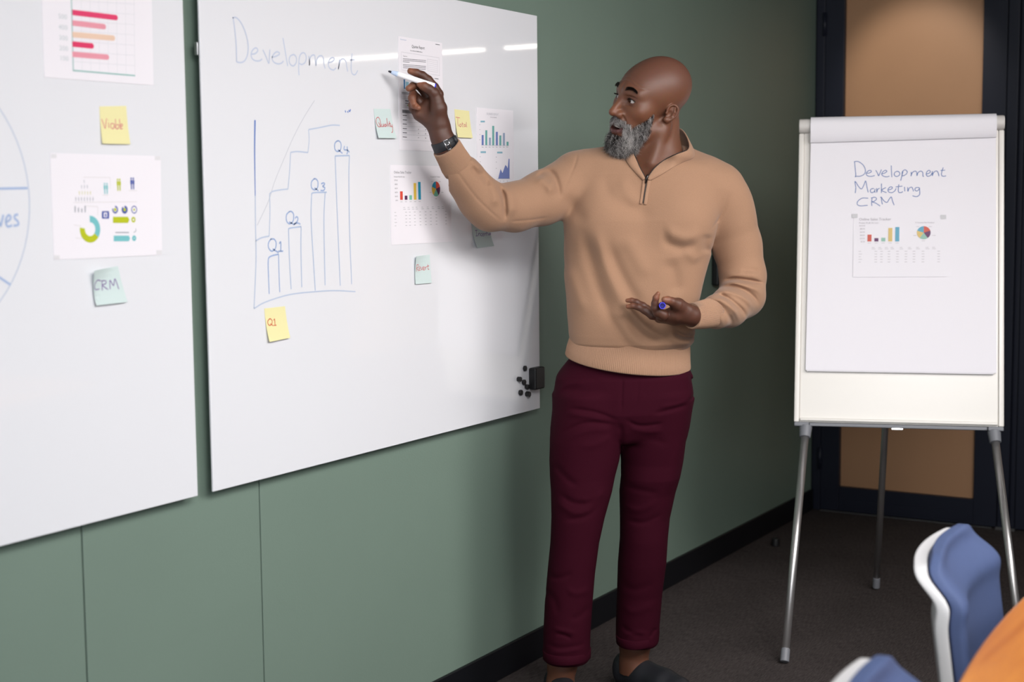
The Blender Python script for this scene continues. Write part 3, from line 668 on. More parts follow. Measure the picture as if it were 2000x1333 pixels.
def wpt(a, b, c): return np.array((fm @ Vector((a, b, c))).to_tuple())
def leg(top, foot, r, nm='leg', cap=True):
    top, foot = np.array(top), np.array(foot); d = (foot - top) / np.linalg.norm(foot - top)
    o = MB(); o.tube([tuple(top), tuple(foot - d * 0.022)], r, 16); L = o.build(nm, M['alu'], None, True); adopt(L, e)
    c = MB(); c.tube([tuple(foot - d * 0.045), tuple(foot - d * 0.004)], r * 1.12, 16); cc_ = c.build('rubber_foot', M['grey_plastic'], None, False, bevel=0.002); adopt(cc_, L)
    if cap:
        k = MB(); k.tube([tuple(top - d * 0.004), tuple(top + d * 0.035)], [r * 1.7, r * 1.45], 16); adopt(k.build('socket', M['grey_plastic'], None, False, bevel=0.002), L)
tl_ = wpt(-0.290, -0.004, -0.018); fl = on_floor(1532, 1296, 0.004); leg(tl_, fl, 0.0125)
tr_ = wpt(0.299, -0.004, -0.018)
dl = fl - tl_; fr_foot = tr_ + fr * (-(dl @ fr) + 0.02) + fn * (dl @ fn); fr_foot[2] = 0.004; leg(tr_, fr_foot, 0.0125)
bf = on_floor(1711, 1150, 0.004); leg(wpt(-0.012, -0.034, 0.55), bf, 0.0115, cap=False)
q = MB(); q.box((-0.06, -0.034, 0.52), (0.06, -0.0165, 0.60)); fpart(q, 'hinge_plate', M['grey_plastic'], bevel=0.003)

# paper pad hanging from the clamp bar
pw0, pw1 = PBd.uv(1580, 500)[0], PBd.uv(1944, 500)[0]
pbot = PBd.uv(1760, 727)[1]; ptop = FH - 0.055
PPad = Plane(PBd.w(0, 0, 0.0135), fr, fu)
ul = PBd.uv(1573.5, 726)[0]
def pad_sheet(x0t, x1t, x0b, x1b, z0, z1, y0, th, nm, parent):
    q = MB(); N = 10; pts = []
    q.add([(x0b, y0, z0), (x1b, y0, z0), (x1t, y0, z1), (x0t, y0, z1), (x0b, y0 + th, z0), (x1b, y0 + th, z0), (x1t, y0 + th, z1), (x0t, y0 + th, z1)],
          [(0, 1, 2, 3), (4, 7, 6, 5), (0, 4, 5, 1), (1, 5, 6, 2), (2, 6, 7, 3), (3, 7, 4, 0)])
    return q
padE = empty('paper_pad', tuple(PBd.w((pw0 + pw1) / 2, ptop, 0.01))); tag(padE, 'white flip chart paper pad with blue handwriting, clamped on the easel', 'paper pad')
q = pad_sheet(pw0 + 0.001, pw1 - 0.004, ul + 0.004, pw1 - 0.006, pbot - 0.004, ptop, 0.0030, 0.0098, 'sheets', padE); fpart(q, 'sheets', M['paper'], padE)
q = pad_sheet(pw0, pw1, ul, pw1 + 0.003, pbot, ptop, 0.0130, 0.0005, 'front_sheet', padE); fpart(q, 'front_sheet', M['pad_paper'], padE)
# sheets folded back over the bar: a rolled strip
q = MB(); prof = []
r_, zc = 0.030, FH - 0.022
for k in range(13):
    a = math.radians(200 - 20 * k + 20); 
    if a < -0.01: break
    prof.append((0.006 + r_ * math.cos(a) * 1.0, zc + r_ * math.sin(a)))
prof += [(0.0355, zc - 0.012), (0.0340, zc - 0.026), (0.0290, zc - 0.040), (0.0200, zc - 0.052)]
n = len(prof); x0, x1 = pw0 - 0.001, pw1 + 0.001
def _loft(prof, th):
    V = []; Fq = []
    for t in (0, th):
        for x in (x0, x1):
            for i, (y, z) in enumerate(prof):
                a, b = prof[max(i - 1, 0)], prof[min(i + 1, len(prof) - 1)]; d = (b[0] - a[0], b[1] - a[1]); l = math.hypot(*d)
                skew = -0.008 * (z < zc - 0.01) * (zc - z) / 0.05 * (1 if x == x0 else 0)
                V.append((x, y - t * (-d[1]) / l * -1, z + skew - t * d[0] / l * 1))
    n = len(prof)
    for i in range(n - 1):
        Fq += [(i, i + 1, n + i + 1, n + i), (2 * n + i, 3 * n + i, 3 * n + i + 1, 2 * n + i + 1), (i, 2 * n + i, 2 * n + i + 1, i + 1), (n + i, n + i + 1, 3 * n + i + 1, 3 * n + i)]
    Fq += [(0, n, 3 * n, 2 * n), (n - 1, 3 * n - 1, 4 * n - 1, 2 * n - 1)]
    return V, Fq
q.add(*_loft(prof, 0.002)); fs = fpart(q, 'folded_sheets', M['pad_paper'], padE, smooth=True); fs.data.set_sharp_from_angle(angle=0.6)
I = Ink(PPad, 0.0004)
f2 = S((1640, 4.938), 290)
for pts in ([(142, 125), (150, 200), (155, 272), (147, 268)], [(142, 128), (180, 128), (225, 160), (247, 205), (240, 245), (200, 268), (150, 270)],
            [(258, 240), (285, 238), (305, 225), (295, 212), (270, 222), (255, 248), (275, 268), (310, 270), (338, 262)],
            [(348, 212), (365, 240), (375, 265), (390, 235), (402, 205)], [(408, 245), (435, 238), (455, 222), (440, 212), (415, 228), (405, 252), (425, 270), (455, 275), (480, 268)],
            [(497, 165), (499, 220), (503, 278)], [(550, 222), (530, 235), (528, 260), (550, 272), (575, 258), (578, 235), (560, 222), (548, 223)],
            [(610, 225), (600, 265), (588, 312)], [(600, 268), (605, 225), (630, 208), (650, 222), (645, 245), (620, 262), (600, 265)],
            [(690, 228), (690, 250), (688, 268), (700, 235), (725, 220), (742, 230), (745, 265), (755, 235), (780, 220), (800, 232), (803, 268), (812, 270)],
            [(838, 248), (862, 240), (875, 225), (860, 212), (840, 228), (835, 255), (850, 270), (875, 262), (890, 240), (895, 222), (893, 265), (905, 235), (930, 218), (948, 232), (958, 268)],
            [(972, 214), (1016, 211)], [(998, 185), (985, 225), (982, 258), (1000, 270), (1026, 265)],
            [(150, 432), (155, 380), (148, 318), (180, 365), (210, 392), (235, 350), (250, 315), (262, 370), (275, 425)],
            [(330, 388), (305, 392), (295, 412), (310, 428), (335, 415), (340, 392), (338, 420), (345, 425)], [(357, 385), (358, 425), (365, 398), (385, 385)],
            [(403, 340), (402, 430)], [(445, 378), (405, 405), (452, 428)], [(470, 402), (500, 392), (508, 378), (490, 372), (468, 392), (470, 418), (500, 428), (530, 412), (545, 385)],
            [(570, 348), (565, 395), (570, 425), (598, 425), (608, 415)], [(540, 372), (605, 365)], [(625, 372), (628, 415)], [(655, 375), (658, 415), (670, 385), (695, 375), (708, 400), (712, 415)],
            [(765, 378), (735, 380), (725, 400), (745, 412), (765, 395), (768, 380), (772, 420), (768, 450), (740, 466), (702, 458)],
            [(275, 482), (220, 480), (180, 505), (168, 535), (195, 555), (270, 550)], [(312, 478), (308, 520), (310, 555)], [(302, 480), (340, 472), (355, 490), (330, 512), (310, 515), (350, 530), (390, 557)],
            [(395, 478), (400, 470), (425, 505), (455, 522), (478, 490), (498, 470), (510, 510), (525, 548)], [(402, 472), (405, 510), (412, 540)]):
    I.stroke(f2(*pts), 0.0024)
tag(I.build('handwriting', ink(112, 140, 200), padE), 'blue handwritten words Development, Marketing, CRM')
fc = [(1667, 418), (1851, 418), (1850, 541), (1665.5, 542)]
p = sheet('printed_sales_sheet', fc, 'pale printed Online Sales Tracker sheet taped on the flip chart pad', 'paper', None, 'pad_paper', lambda a, b: 0.0012 * b, 6, base=Plane(PPad.w(0, 0, 0.0002), fr, fu), th=0.0006)
PF2 = Plane(PPad.w(0, 0, 0.0024), fr, fu)
tracker(p, PF2, [PF2.uv(*c) for c in fc], ((238, 120, 106), (130, 92, 130), (176, 220, 204), (248, 218, 146), (126, 194, 222)), ((206, 202, 208), (226, 222, 228)), 0.0085)
tapes(p, [(1841, 423), (1668, 421)], PF2)

# ------------------------------------------------------------------ chairs and table
M['chair_blue'] = mat('blue_chair_fabric', lin(60, 75, 113), 0.75, noise=0.06, nscale=60, bump=0.25, bscale=600, sheen=0.0)
M['chair_shell'] = mat('white_chair_shell', lin(190, 190, 192), 0.35)
M['wood'] = None
def rounded_rect(w, h, r, k=6):
    pts = []
    for cx, cy, a0 in ((w / 2 - r, h / 2 - r, 0), (-w / 2 + r, h / 2 - r, 90), (-w / 2 + r, -h / 2 + r, 180), (w / 2 - r, -h / 2 + r, 270)):
        for i in range(k + 1):
            a = math.radians(a0 + 90 * i / k); pts.append((cx + r * math.cos(a), cy + r * math.sin(a)))
    return pts
def back_x(z):   # profile of the backrest: z from seat to top
    t = (z - 0.42) / 0.38
    return -0.205 - 0.05 * t - 0.020 * math.exp(-((z - 0.775) / 0.026) ** 2) + 0.008 * math.exp(-((z - 0.725) / 0.022) ** 2)
def shell_grid(W, z0, z1, th, rcorner, xo, bulge, nz=40, ny=20):
    '''a curved upright slab with rounded corners following back_x'''
    V = []; Fq = []
    us = [0.5 - 0.5 * math.cos(math.pi * i / nz) for i in range(nz + 1)]
    for side in (0, 1):
        for t in us:
            z = z0 + (z1 - z0) * t; d = min(z1 - z, z - z0); w = W / 2
            if d < rcorner: w -= rcorner * (1 - math.sqrt(max(0, 1 - (1 - d / rcorner) ** 2)))
            for j in range(ny + 1):
                y = w * math.sin((-1 + 2 * j / ny) * math.pi / 2)
                e = min(1.0, d / 0.05) * min(1.0, max(0.0, w - abs(y)) / 0.05)
                x = back_x(z) + xo - 0.035 * (1 - (y / (W / 2)) ** 2) + (th + bulge * math.sqrt(max(0.0, 1 - (1 - min(1, e)) ** 2)) if side else 0)
                V.append((x, y, z))
    n = (nz + 1) * (ny + 1); g = lambda i, j: i * (ny + 1) + j
    for i in range(nz):
        for j in range(ny):
            Fq.append((g(i, j), g(i + 1, j), g(i + 1, j + 1), g(i, j + 1))); Fq.append((n + g(i, j), n + g(i, j + 1), n + g(i + 1, j + 1), n + g(i + 1, j)))
    ed = [g(0, j) for j in range(ny)] + [g(i, ny) for i in range(nz)] + [g(nz, j) for j in range(ny, 0, -1)] + [g(i, 0) for i in range(nz, 0, -1)]
    for a, b in zip(ed, ed[1:] + ed[:1]): Fq.append((a, b, n + b, n + a))
    q = MB(); q.add(V, Fq); return q
def make_chair():
    r = empty('meeting_chair', (0, 0, 0))
    shell_grid(0.43, 0.42, 0.785, 0.022, 0.07, 0.0, 0.0).build('back_shell', M['chair_shell'], r, True).modifiers.new('sub', 'SUBSURF').render_levels = 1
    shell_grid(0.405, 0.47, 0.80, 0.014, 0.085, 0.0225, 0.022).build('back_pad', M['chair_blue'], r, True).modifiers.new('sub', 'SUBSURF').render_levels = 1
    q = MB(); q.prism([(x, y, 0.405) for x, y in rounded_rect(0.44, 0.44, 0.07)], (0, 0, 0.014)); q.build('seat_shell', M['chair_shell'], r, bevel=0.005)
    q = MB(); q.prism([(x + 0.01, y, 0.4195) for x, y in rounded_rect(0.42, 0.42, 0.08)], (0, 0, 0.035)); q.build('seat_pad', M['chair_blue'], r, bevel=0.014, seg=4)
    for sx in (-1, 1):
        for sy in (-1, 1):
            q = MB(); q.tube([(sx * 0.16, sy * 0.16, 0.4045), (sx * 0.19, sy * 0.19, 0.38), (sx * 0.235, sy * 0.215, 0.003)], 0.011, 12); q.build('leg', M['chrome'], r, True)
    return r
def copy_tree(o, parent=None):
    c = o.copy(); COL.objects.link(c)
    if parent is not None: c.parent = parent; c.matrix_parent_inverse = o.matrix_parent_inverse.copy()
    for ch in list(o.children): copy_tree(ch, c)
    return c
ch = make_chair(); ch.location = (1.815, 2.70, 0); ch.rotation_euler = (0, 0, 0.08)
tag(ch, 'blue padded chair with white shell edge, tucked at the wooden table', 'chair', 'blue meeting chairs along the table')
ch2 = copy_tree(ch); ch2.location = (1.930, 1.850, 0); ch2.rotation_euler = (0, 0, 0.14)
tag(ch2, 'blue padded chair of which only the top corner shows at the bottom edge', 'chair', 'blue meeting chairs along the table')

def wood_mat():
    m = mat('orange_wood_veneer', lin(214, 140, 62), 0.35, spec=0.45); nt = m.node_tree; b = nt.nodes['Principled BSDF']
    tc = nt.nodes.new('ShaderNodeTexCoord'); mp = nt.nodes.new('ShaderNodeMapping'); mp.inputs['Scale'].default_value = (1, 0.07, 1)
    nt.links.new(tc.outputs['Object'], mp.inputs['Vector'])
    n = nt.nodes.new('ShaderNodeTexNoise'); n.inputs['Scale'].default_value = 22; n.inputs['Detail'].default_value = 6; n.inputs['Distortion'].default_value = 0.6
    nt.links.new(mp.outputs['Vector'], n.inputs['Vector'])
    cr = nt.nodes.new('ShaderNodeValToRGB'); cr.color_ramp.elements[0].position = 0.35; cr.color_ramp.elements[0].color = lin(166, 96, 42)
    cr.color_ramp.elements[1].position = 0.68; cr.color_ramp.elements[1].color = lin(202, 132, 60)
    nt.links.new(n.outputs['Fac'], cr.inputs['Fac']); nt.links.new(cr.outputs['Color'], b.inputs['Base Color']); return m
M['wood'] = wood_mat()
tb = empty('meeting_table', (2.45, 2.0, 0)); tag(tb, 'orange wood meeting table with a curved edge in the lower right corner', 'table')
ex = lambda y: 1.714 + 0.16 * ((y - 2.45) / 1.1) ** 2 + 0.6 * max(0.0, 2.0 - y) ** 1.5
ys = np.linspace(0.85, 3.95, 40); out = [(ex(y) - 2.45, y - 2.0) for y in ys]
out2 = [(-(a) + 0.22, b) for a, b in out][::-1]
q = MB(); q.prism([(a, b, 0.708) for a, b in out + out2], (0, 0, 0.032)); q.build('tabletop', M['wood'], tb, bevel=0.006, seg=3)
for yy in (-0.6, 0.95):
    q = MB(); q.tube([(0.11, yy, 0.02), (0.11, yy, 0.7075)], 0.05, 20); q.build('pedestal', M['chrome'], tb, True)
    q = MB(); q.tube([(0.11, yy, 0.001), (0.11, yy, 0.022)], [0.30, 0.28], 36); q.build('base_plate', M['chrome'], tb, False, bevel=0.004)
# ------------------------------------------------------------------ implicit surfaces for the person
ZREF = 4.08
PX0 = 0.34                       # person's origin, metres right of the camera axis
PORG = CAM + _rt * PX0 + HEAD * ZREF; PORG[2] = 0.0
PMAT = Matrix(((_rt[0], HEAD[0], 0, PORG[0]), (_rt[1], HEAD[1], 0, PORG[1]), (0, 0, 1, 0), (0, 0, 0, 1)))
def J(px, py, Z):
    '''point of the person in his own frame: x right, y away, z up'''
    P = at_depth(px, py, Z) - PORG
    return np.array([P @ _rt, P @ HEAD, P[2]])
def to_px(p):
    '''own frame -> picture, used to lay out creases'''
    d = np.asarray(p) @ np.array([_rt, HEAD, [0, 0, 1.0]]) + (PORG - CAM)
    z = d @ _fw
    return 1000 + F_PX * (d @ _r2) / z, 666.5 - F_PX * (d @ _u2) / z
def rp(px_r, Z): return px_r * Z / F_PX

def smin(a, b, k):
    h = np.maximum(k - np.abs(a - b), 0.0) / k
    return np.minimum(a, b) - h * h * k * 0.25
def smax(a, b, k): return -smin(-a, -b, k)
def ell(p, c, r):
    q = (p - np.array(c, np.float32)) / np.array(r, np.float32)
    k0 = np.sqrt((q * q).sum(1)); q2 = q / np.array(r, np.float32); k1 = np.sqrt((q2 * q2).sum(1)) + 1e-9
    return k0 * (k0 - 1) / k1
def sph(p, c, r): return np.sqrt(((p - np.array(c, np.float32)) ** 2).sum(1)) - r
def seg(p, a, b, ra, rb):
    a = np.array(a, np.float32); b = np.array(b, np.float32); ba = b - a
    t = np.clip(((p - a) @ ba) / (ba @ ba + 1e-12), 0, 1)
    d = p - a - t[:, None] * ba
    return np.sqrt((d * d).sum(1)) - (ra + t * (rb - ra))
def chain(p, pts, k=0.006):
    '''pts: list of (point, radius)'''
    d = None
    for (a, ra), (b, rb) in zip(pts[:-1], pts[1:]):
        e = seg(p, a, b, ra, rb); d = e if d is None else smin(d, e, k)
    return d
def line_dist2(x, y, pts):
    d = None
    for (ax, ay), (bx, by) in zip(pts[:-1], pts[1:]):
        vx, vy = bx - ax, by - ay
        t = np.clip(((x - ax) * vx + (y - ay) * vy) / (vx * vx + vy * vy), 0, 1)
        e = (x - ax - t * vx) ** 2 + (y - ay - t * vy) ** 2
        d = e if d is None else np.minimum(d, e)
    return d
def stack(p, rows, e=2.4):
    '''rows: (py, left px, right px, Z, half depth): an upright body of super-elliptic sections'''
    H, CX, CY, A, B = [], [], [], [], []
    for py, l, r, Z, b in rows:
        a0, a1 = J(l, py, Z), J(r, py, Z); H.append((a0[2] + a1[2]) / 2); CX.append((a0[0] + a1[0]) / 2); CY.append(a0[1]); A.append((a1[0] - a0[0]) / 2); B.append(b)
    o = np.argsort(H); H = np.array(H)[o]; f = lambda v: np.interp(p[:, 2], H, np.array(v)[o])
    cx, cy, a, b = f(CX), f(CY), f(A), f(B)
    k = (np.abs((p[:, 0] - cx) / a) ** e + np.abs((p[:, 1] - cy) / b) ** e) ** (1 / e)
    d = (k - 1) * np.minimum(a, b)
    return smax(d, np.maximum(H[0] - p[:, 2], p[:, 2] - H[-1]), 0.02)

def sdf_mesh(name, fn, lo, hi, h, m=8):
    lo = np.array(lo, float); n = np.ceil((np.array(hi) - lo) / h / m).astype(int)
    N = n * m
    bc = np.stack(np.meshgrid(*[(np.arange(k) + 0.5) * m * h for k in n], indexing='ij'), -1).reshape(-1, 3) + lo
    dc = np.concatenate([fn(c.astype(np.float32)) for c in np.array_split(bc, max(1, len(bc) // 300000))])
    act = np.abs(dc) < m * h * 0.5 * 1.7321 * 1.35 + 0.004
    val = np.repeat(np.repeat(np.repeat(np.where(dc < 0, -1.0, 1.0).astype(np.float32).reshape(n), m, 0), m, 1), m, 2)
    bi = np.stack(np.unravel_index(np.nonzero(act)[0], n), -1) * m
    off = np.stack(np.meshgrid(*[np.arange(m)] * 3, indexing='ij'), -1).reshape(-1, 3)
    for chunk in np.array_split(bi, max(1, len(bi) * m ** 3 // 400000)):
        if not len(chunk): continue
        idx = (chunk[:, None, :] + off[None]).reshape(-1, 3)
        val[idx[:, 0], idx[:, 1], idx[:, 2]] = fn((idx * h + lo).astype(np.float32))
    s = val < 0
    c8 = [(i, j, k) for i in (0, 1) for j in (0, 1) for k in (0, 1)]
    sl = lambda A, c: A[c[0]:A.shape[0] - 1 + c[0], c[1]:A.shape[1] - 1 + c[1], c[2]:A.shape[2] - 1 + c[2]]
    cnt = sum(sl(s, c).astype(np.int8) for c in c8)
    ci = np.stack(np.nonzero((cnt > 0) & (cnt < 8)), -1)
    acc = np.zeros((len(ci), 3)); w = np.zeros(len(ci))
    g = lambda c: val[ci[:, 0] + c[0], ci[:, 1] + c[1], ci[:, 2] + c[2]]
    for ax in range(3):
        for c in c8:
            if c[ax]: continue
            c1 = list(c); c1[ax] = 1; a, b = g(c), g(c1)
            x = (a < 0) != (b < 0); t = np.where(x, a / np.where(x, a - b, 1), 0)
            q = np.tile(np.array(c, float), (len(ci), 1)); q[:, ax] += t
            acc += q * x[:, None]; w += x
    V = (ci + acc / w[:, None]) * h + lo
    vid = -np.ones(np.array(val.shape) - 1, np.int64); vid[ci[:, 0], ci[:, 1], ci[:, 2]] = np.arange(len(ci))
    Q = []
    for ax in range(3):
        u, v = (ax + 1) % 3, (ax + 2) % 3
        a = [slice(None)] * 3; b = [slice(None)] * 3; a[ax] = slice(0, -1); b[ax] = slice(1, None)
        e0, e1 = s[tuple(a)], s[tuple(b)]
        E = np.stack(np.nonzero(e0 != e1), -1)
        E = E[(E[:, u] > 0) & (E[:, v] > 0) & (E[:, u] < val.shape[u] - 1) & (E[:, v] < val.shape[v] - 1)]
        flip = s[E[:, 0], E[:, 1], E[:, 2]]
        def at(du, dv):
            k = E.copy(); k[:, u] += du; k[:, v] += dv; return vid[k[:, 0], k[:, 1], k[:, 2]]
        q = np.stack([at(-1, -1), at(0, -1), at(0, 0), at(-1, 0)], -1)
        q[~flip] = q[~flip][:, ::-1]; Q.append(q)
    Q = np.concatenate(Q); Q = Q[(Q >= 0).all(1)]
    return V, Q
def mesh_from(name, V, Q, cols=None):
    me = bpy.data.meshes.new(name)
    me.vertices.add(len(V)); me.vertices.foreach_set('co', np.asarray(V, np.float32).ravel())
    me.loops.add(Q.size); me.loops.foreach_set('vertex_index', Q.ravel().astype(np.int32))
    me.polygons.add(len(Q)); me.polygons.foreach_set('loop_start', np.arange(0, Q.size, 4, dtype=np.int32)); me.polygons.foreach_set('loop_total', np.full(len(Q), 4, np.int32))
    me.polygons.foreach_set('use_smooth', np.ones(len(Q), bool))
    me.update(); me.validate()
    if cols is not None:
        a = me.color_attributes.new('tone', 'FLOAT_COLOR', 'POINT'); a.data.foreach_set('color', np.c_[cols, np.ones(len(cols))].astype(np.float32).ravel())
    return me
def relax(V, Q, it=2, lam=0.5):
    for _ in range(it):
        S_ = np.zeros_like(V); C_ = np.zeros(len(V))
        for a, b in ((0, 1), (1, 2), (2, 3), (3, 0)):
            np.add.at(S_, Q[:, a], V[Q[:, b]]); np.add.at(C_, Q[:, a], 1); np.add.at(S_, Q[:, b], V[Q[:, a]]); np.add.at(C_, Q[:, b], 1)
        V = V + lam * (S_ / np.maximum(C_, 1)[:, None] - V)
    return V
def hit(fn, px, py, Z0=3.6, Z1=4.4):
    '''where the sight line through a picture point first meets a body'''
    Z = Z0
    for _ in range(200):
        d = float(fn(J(px, py, Z)[None].astype(np.float32))[0])
        if d < 0.0004: return Z
        Z += max(0.0005, d * 0.7)
        if Z > Z1: return None
    return Z
# ------------------------------------------------------------------ the person
def s2(o, k, *pts): return [(o[0] + a / k, o[1] + b / k) for a, b in pts]
k7 = lambda *p: s2((1050, 260), 3.509, *p)
k4 = lambda *p: s2((1180, 520), 5.553, *p)
kc3 = lambda *p: s2((740, 190), 3.25, *p)
kt = lambda *p: s2((1040, 640), 3.332, *p)
kf = lambda *p: s2((1000, 1100), 5.0, *p)
def folds(p, d, lst, zmid=None):
    '''creases: (picture polyline, height, half width px, nearest Z, farthest Z)'''
    x, y = to_px(p); near = np.abs(d) < 0.05
    x, y = x[near], y[near]; yy = p[near, 1] + ZREF; add = np.zeros(len(x))
    for pts, amp, w, za, zb in lst:
        pts = [tuple(q) for q in smooth_line(pts, 4)]
        lim = 3 * w
        bx = (x > min(q[0] for q in pts) - lim) & (x < max(q[0] for q in pts) + lim) & (y > min(q[1] for q in pts) - lim) & (y < max(q[1] for q in pts) + lim) & (yy > za) & (yy < zb)
        if not bx.any(): continue
        # fade at both ends of the crease
        dd = line_dist2(x[bx], y[bx], pts)
        L = math.hypot(pts[-1][0] - pts[0][0], pts[-1][1] - pts[0][1]) + 1e-6
        e = ((x[bx] - pts[0][0]) * (pts[-1][0] - pts[0][0]) + (y[bx] - pts[0][1]) * (pts[-1][1] - pts[0][1])) / L ** 2
        e = np.clip(np.minimum(e, 1 - e) / 0.30 + 0.12, 0, 1)
        add[bx] += amp * np.exp(-dd / (w * w)) * e * e * (3 - 2 * e)
    d = d.copy(); d[near] -= add
    return d

# --- sweater
def C(lst): return [(J(x, y, Z), rp(r, Z)) for x, y, Z, r in lst]
ARM_R = C([(886, 312, 3.816, 22), (897, 332, 3.833, 29), (903, 341, 3.842, 32), (917, 360, 3.86, 37), (938, 388, 3.885, 42), (958, 405, 3.905, 44), (1005, 405, 3.95, 46), (1060, 388, 4.0, 50), (1120, 356, 4.05, 54)])
ARM_L = C([(1400, 372, 4.08, 52), (1424, 425, 4.09, 50), (1440, 480, 4.10, 47), (1451, 540, 4.09, 44), (1449, 577, 4.06, 44), (1422, 602, 3.98, 37), (1398, 610, 3.92, 31), (1378, 614, 3.892, 22)])
TORSO = [(318, 1150, 1385, 4.06, .085), (340, 1122, 1405, 4.06, .098), (370, 1108, 1410, 4.06, .108), (430, 1101, 1398, 4.05, .118), (500, 1102, 1388, 4.05, .122), (560, 1104, 1372, 4.05, .121), (600, 1107, 1362, 4.05, .120), (630, 1109, 1357, 4.05, .122), (652, 1110, 1357, 4.05, .123), (667, 1113, 1354, 4.05, .121), (682, 1123, 1340, 4.05, .104), (700, 1126, 1336, 4.05, .100)]
SW_FOLDS = [(k7(*a), amp, w, 3.7, 4.06) for a, amp, w in (
    ([(300, 640), (340, 760), (420, 1050), (520, 1300)], -.010, 13), ([(390, 640), (430, 780), (510, 1000), (620, 1240)], .008, 13),
    ([(470, 740), (560, 960), (720, 1230)], -.009, 14), ([(600, 700), (680, 850), (760, 1000)], .006, 16),
    ([(900, 860), (940, 1000), (950, 1120)], -.008, 15), ([(840, 700), (900, 760), (1000, 790), (1100, 770)], -.007, 11), ([(860, 660), (1000, 720), (1130, 700)], .006, 12),
    ([(1165, 690), (1150, 760), (1160, 830)], -.005, 9), ([(1000, 780), (1060, 850), (1110, 880)], .004, 11),
    ([(430, 300), (520, 460), (700, 540), (790, 580)], -.006, 14), ([(560, 300), (640, 440), (720, 500)], .005, 12),
    ([(170, 420), (260, 520), (330, 640)], -.005, 14), ([(200, 900), (270, 1100), (330, 1250)], .005, 14),
    ([(280, 120), (250, 230), (170, 410)], -.0022, 2.2), ([(1335, 400), (1260, 560), (1180, 680)], -.0022, 2.2),
    ([(20, 250), (110, 290), (160, 460)], -.010, 7), ([(0, 290), (60, 320), (110, 420)], .006, 9))]
SW_FOLDS += [(k4(*a), amp, w, za, zb) for a, amp, w, za, zb in (
    ([(0, 470), (150, 700), (260, 860), (420, 930)], -.008, 10, 3.7, 4.06), ([(180, 380), (400, 620), (560, 740), (680, 760)], .011, 9, 3.7, 4.05), ([(240, 560), (420, 760), (640, 840)], -.009, 9, 3.7, 4.05),
    ([(740, 700), (860, 760), (985, 770)], -.011, 5, 3.7, 4.1), ([(700, 780), (860, 830), (980, 800)], .008, 8, 3.7, 4.1), ([(190, 890), (420, 950), (640, 930), (930, 860)], -.005, 4, 3.7, 4.1),
    ([(1180, 290), (1290, 265), (1500, 340), (1640, 470)], .0075, 5, 3.7, 4.06), ([(1180, 330), (1300, 330), (1450, 430), (1560, 560)], -.008, 4, 3.7, 4.06), ([(1120, 350), (1260, 370), (1410, 480), (1480, 600)], .0075, 5, 3.7, 4.02),
    ([(1130, 380), (1240, 420), (1350, 540), (1400, 640)], -.007, 5, 3.7, 4.02), ([(1220, 400), (1250, 500), (1280, 640)], .006, 5, 3.7, 4.0), ([(1190, 470), (1210, 540), (1215, 600)], -.004, 4, 3.7, 4.0),
    ([(1250, 235), (1400, 220), (1580, 300), (1700, 430)], -.008, 4.5, 3.7, 4.1), ([(1300, 190), (1440, 185), (1640, 250), (1730, 330)], .008, 5, 3.7, 4.1),
    ([(1290, 160), (1400, 140), (1560, 155), (1745, 190)], -.012, 4, 3.7, 4.14), ([(1270, 110), (1400, 90), (1560, 80), (1720, 120)], .006, 7, 3.7, 4.14), ([(1480, 60), (1600, 50), (1700, 60)], -.004, 5, 3.7, 4.14))]
SW_FOLDS += [(kc3(*a), amp, w, 3.6, 4.1) for a, amp, w in (
    ([(755, 555), (788, 620), (800, 700), (800, 790)], -.011, 5), ([(800, 560), (850, 640), (850, 760)], .006, 9), ([(700, 520), (735, 600), (745, 700)], .007, 9),
    ([(640, 465), (672, 520), (700, 570)], -.006, 6), ([(575, 385), (620, 430), (650, 470)], .005, 6), ([(585, 440), (620, 490), (650, 520)], -.005, 5),
    ([(440, 420), (500, 480), (620, 640), (760, 770), (820, 790)], -.0018, 2.2), ([(820, 790), (960, 780), (1090, 760)], -.0018, 2.2),
    ([(1000, 490), (1050, 500), (1100, 540)], -.008, 6), ([(990, 520), (1060, 560), (1105, 620)], .004, 8))]
NECK_CUT = C([(1290, 235, 4.07, 52), (1280, 296, 4.04, 52), (1269, 326, 3.985, 26), (1265, 344, 3.945, 5)])
HEM_TILT = 0.0
def sweater_base(p):
    d = stack(p, TORSO)
    d = smin(d, seg(p, J(1150, 345, 4.06), J(1270, 325, 4.07), rp(50, 4.06), rp(40, 4.06)), .05)
    d = smin(d, seg(p, J(1400, 372, 4.08), J(1300, 318, 4.08), rp(50, 4.06), rp(40, 4.06)), .05)
    d = smin(d, seg(p, J(1128, 342, 4.06), J(1250, 305, 4.08), rp(40, 4.06), rp(26, 4.06)), .03)
    d = smin(d, seg(p, J(1425, 398, 4.08), J(1335, 322, 4.09), rp(45, 4.06), rp(30, 4.06)), .03)
    d = smin(d, ell(p, J(1180, 430, 4.0), (.085, .075, .085)), .05)
    d = smin(d, ell(p, J(1325, 430, 4.0), (.085, .075, .085)), .05)
    return d
def sweater(p):
    d = sweater_base(p)
    d = smin(d, chain(p, ARM_R, .02), .018)
    d = smin(d, chain(p, ARM_L, .015), .016)
    d = folds(p, d, SW_FOLDS)
    d = d + 0.0010 * np.sin(p[:, 0] * 31 + 2 * np.sin(p[:, 2] * 17)) * np.sin(p[:, 2] * 23 + p[:, 1] * 19)
    return smax(d, -chain(p, NECK_CUT, .01), .006)

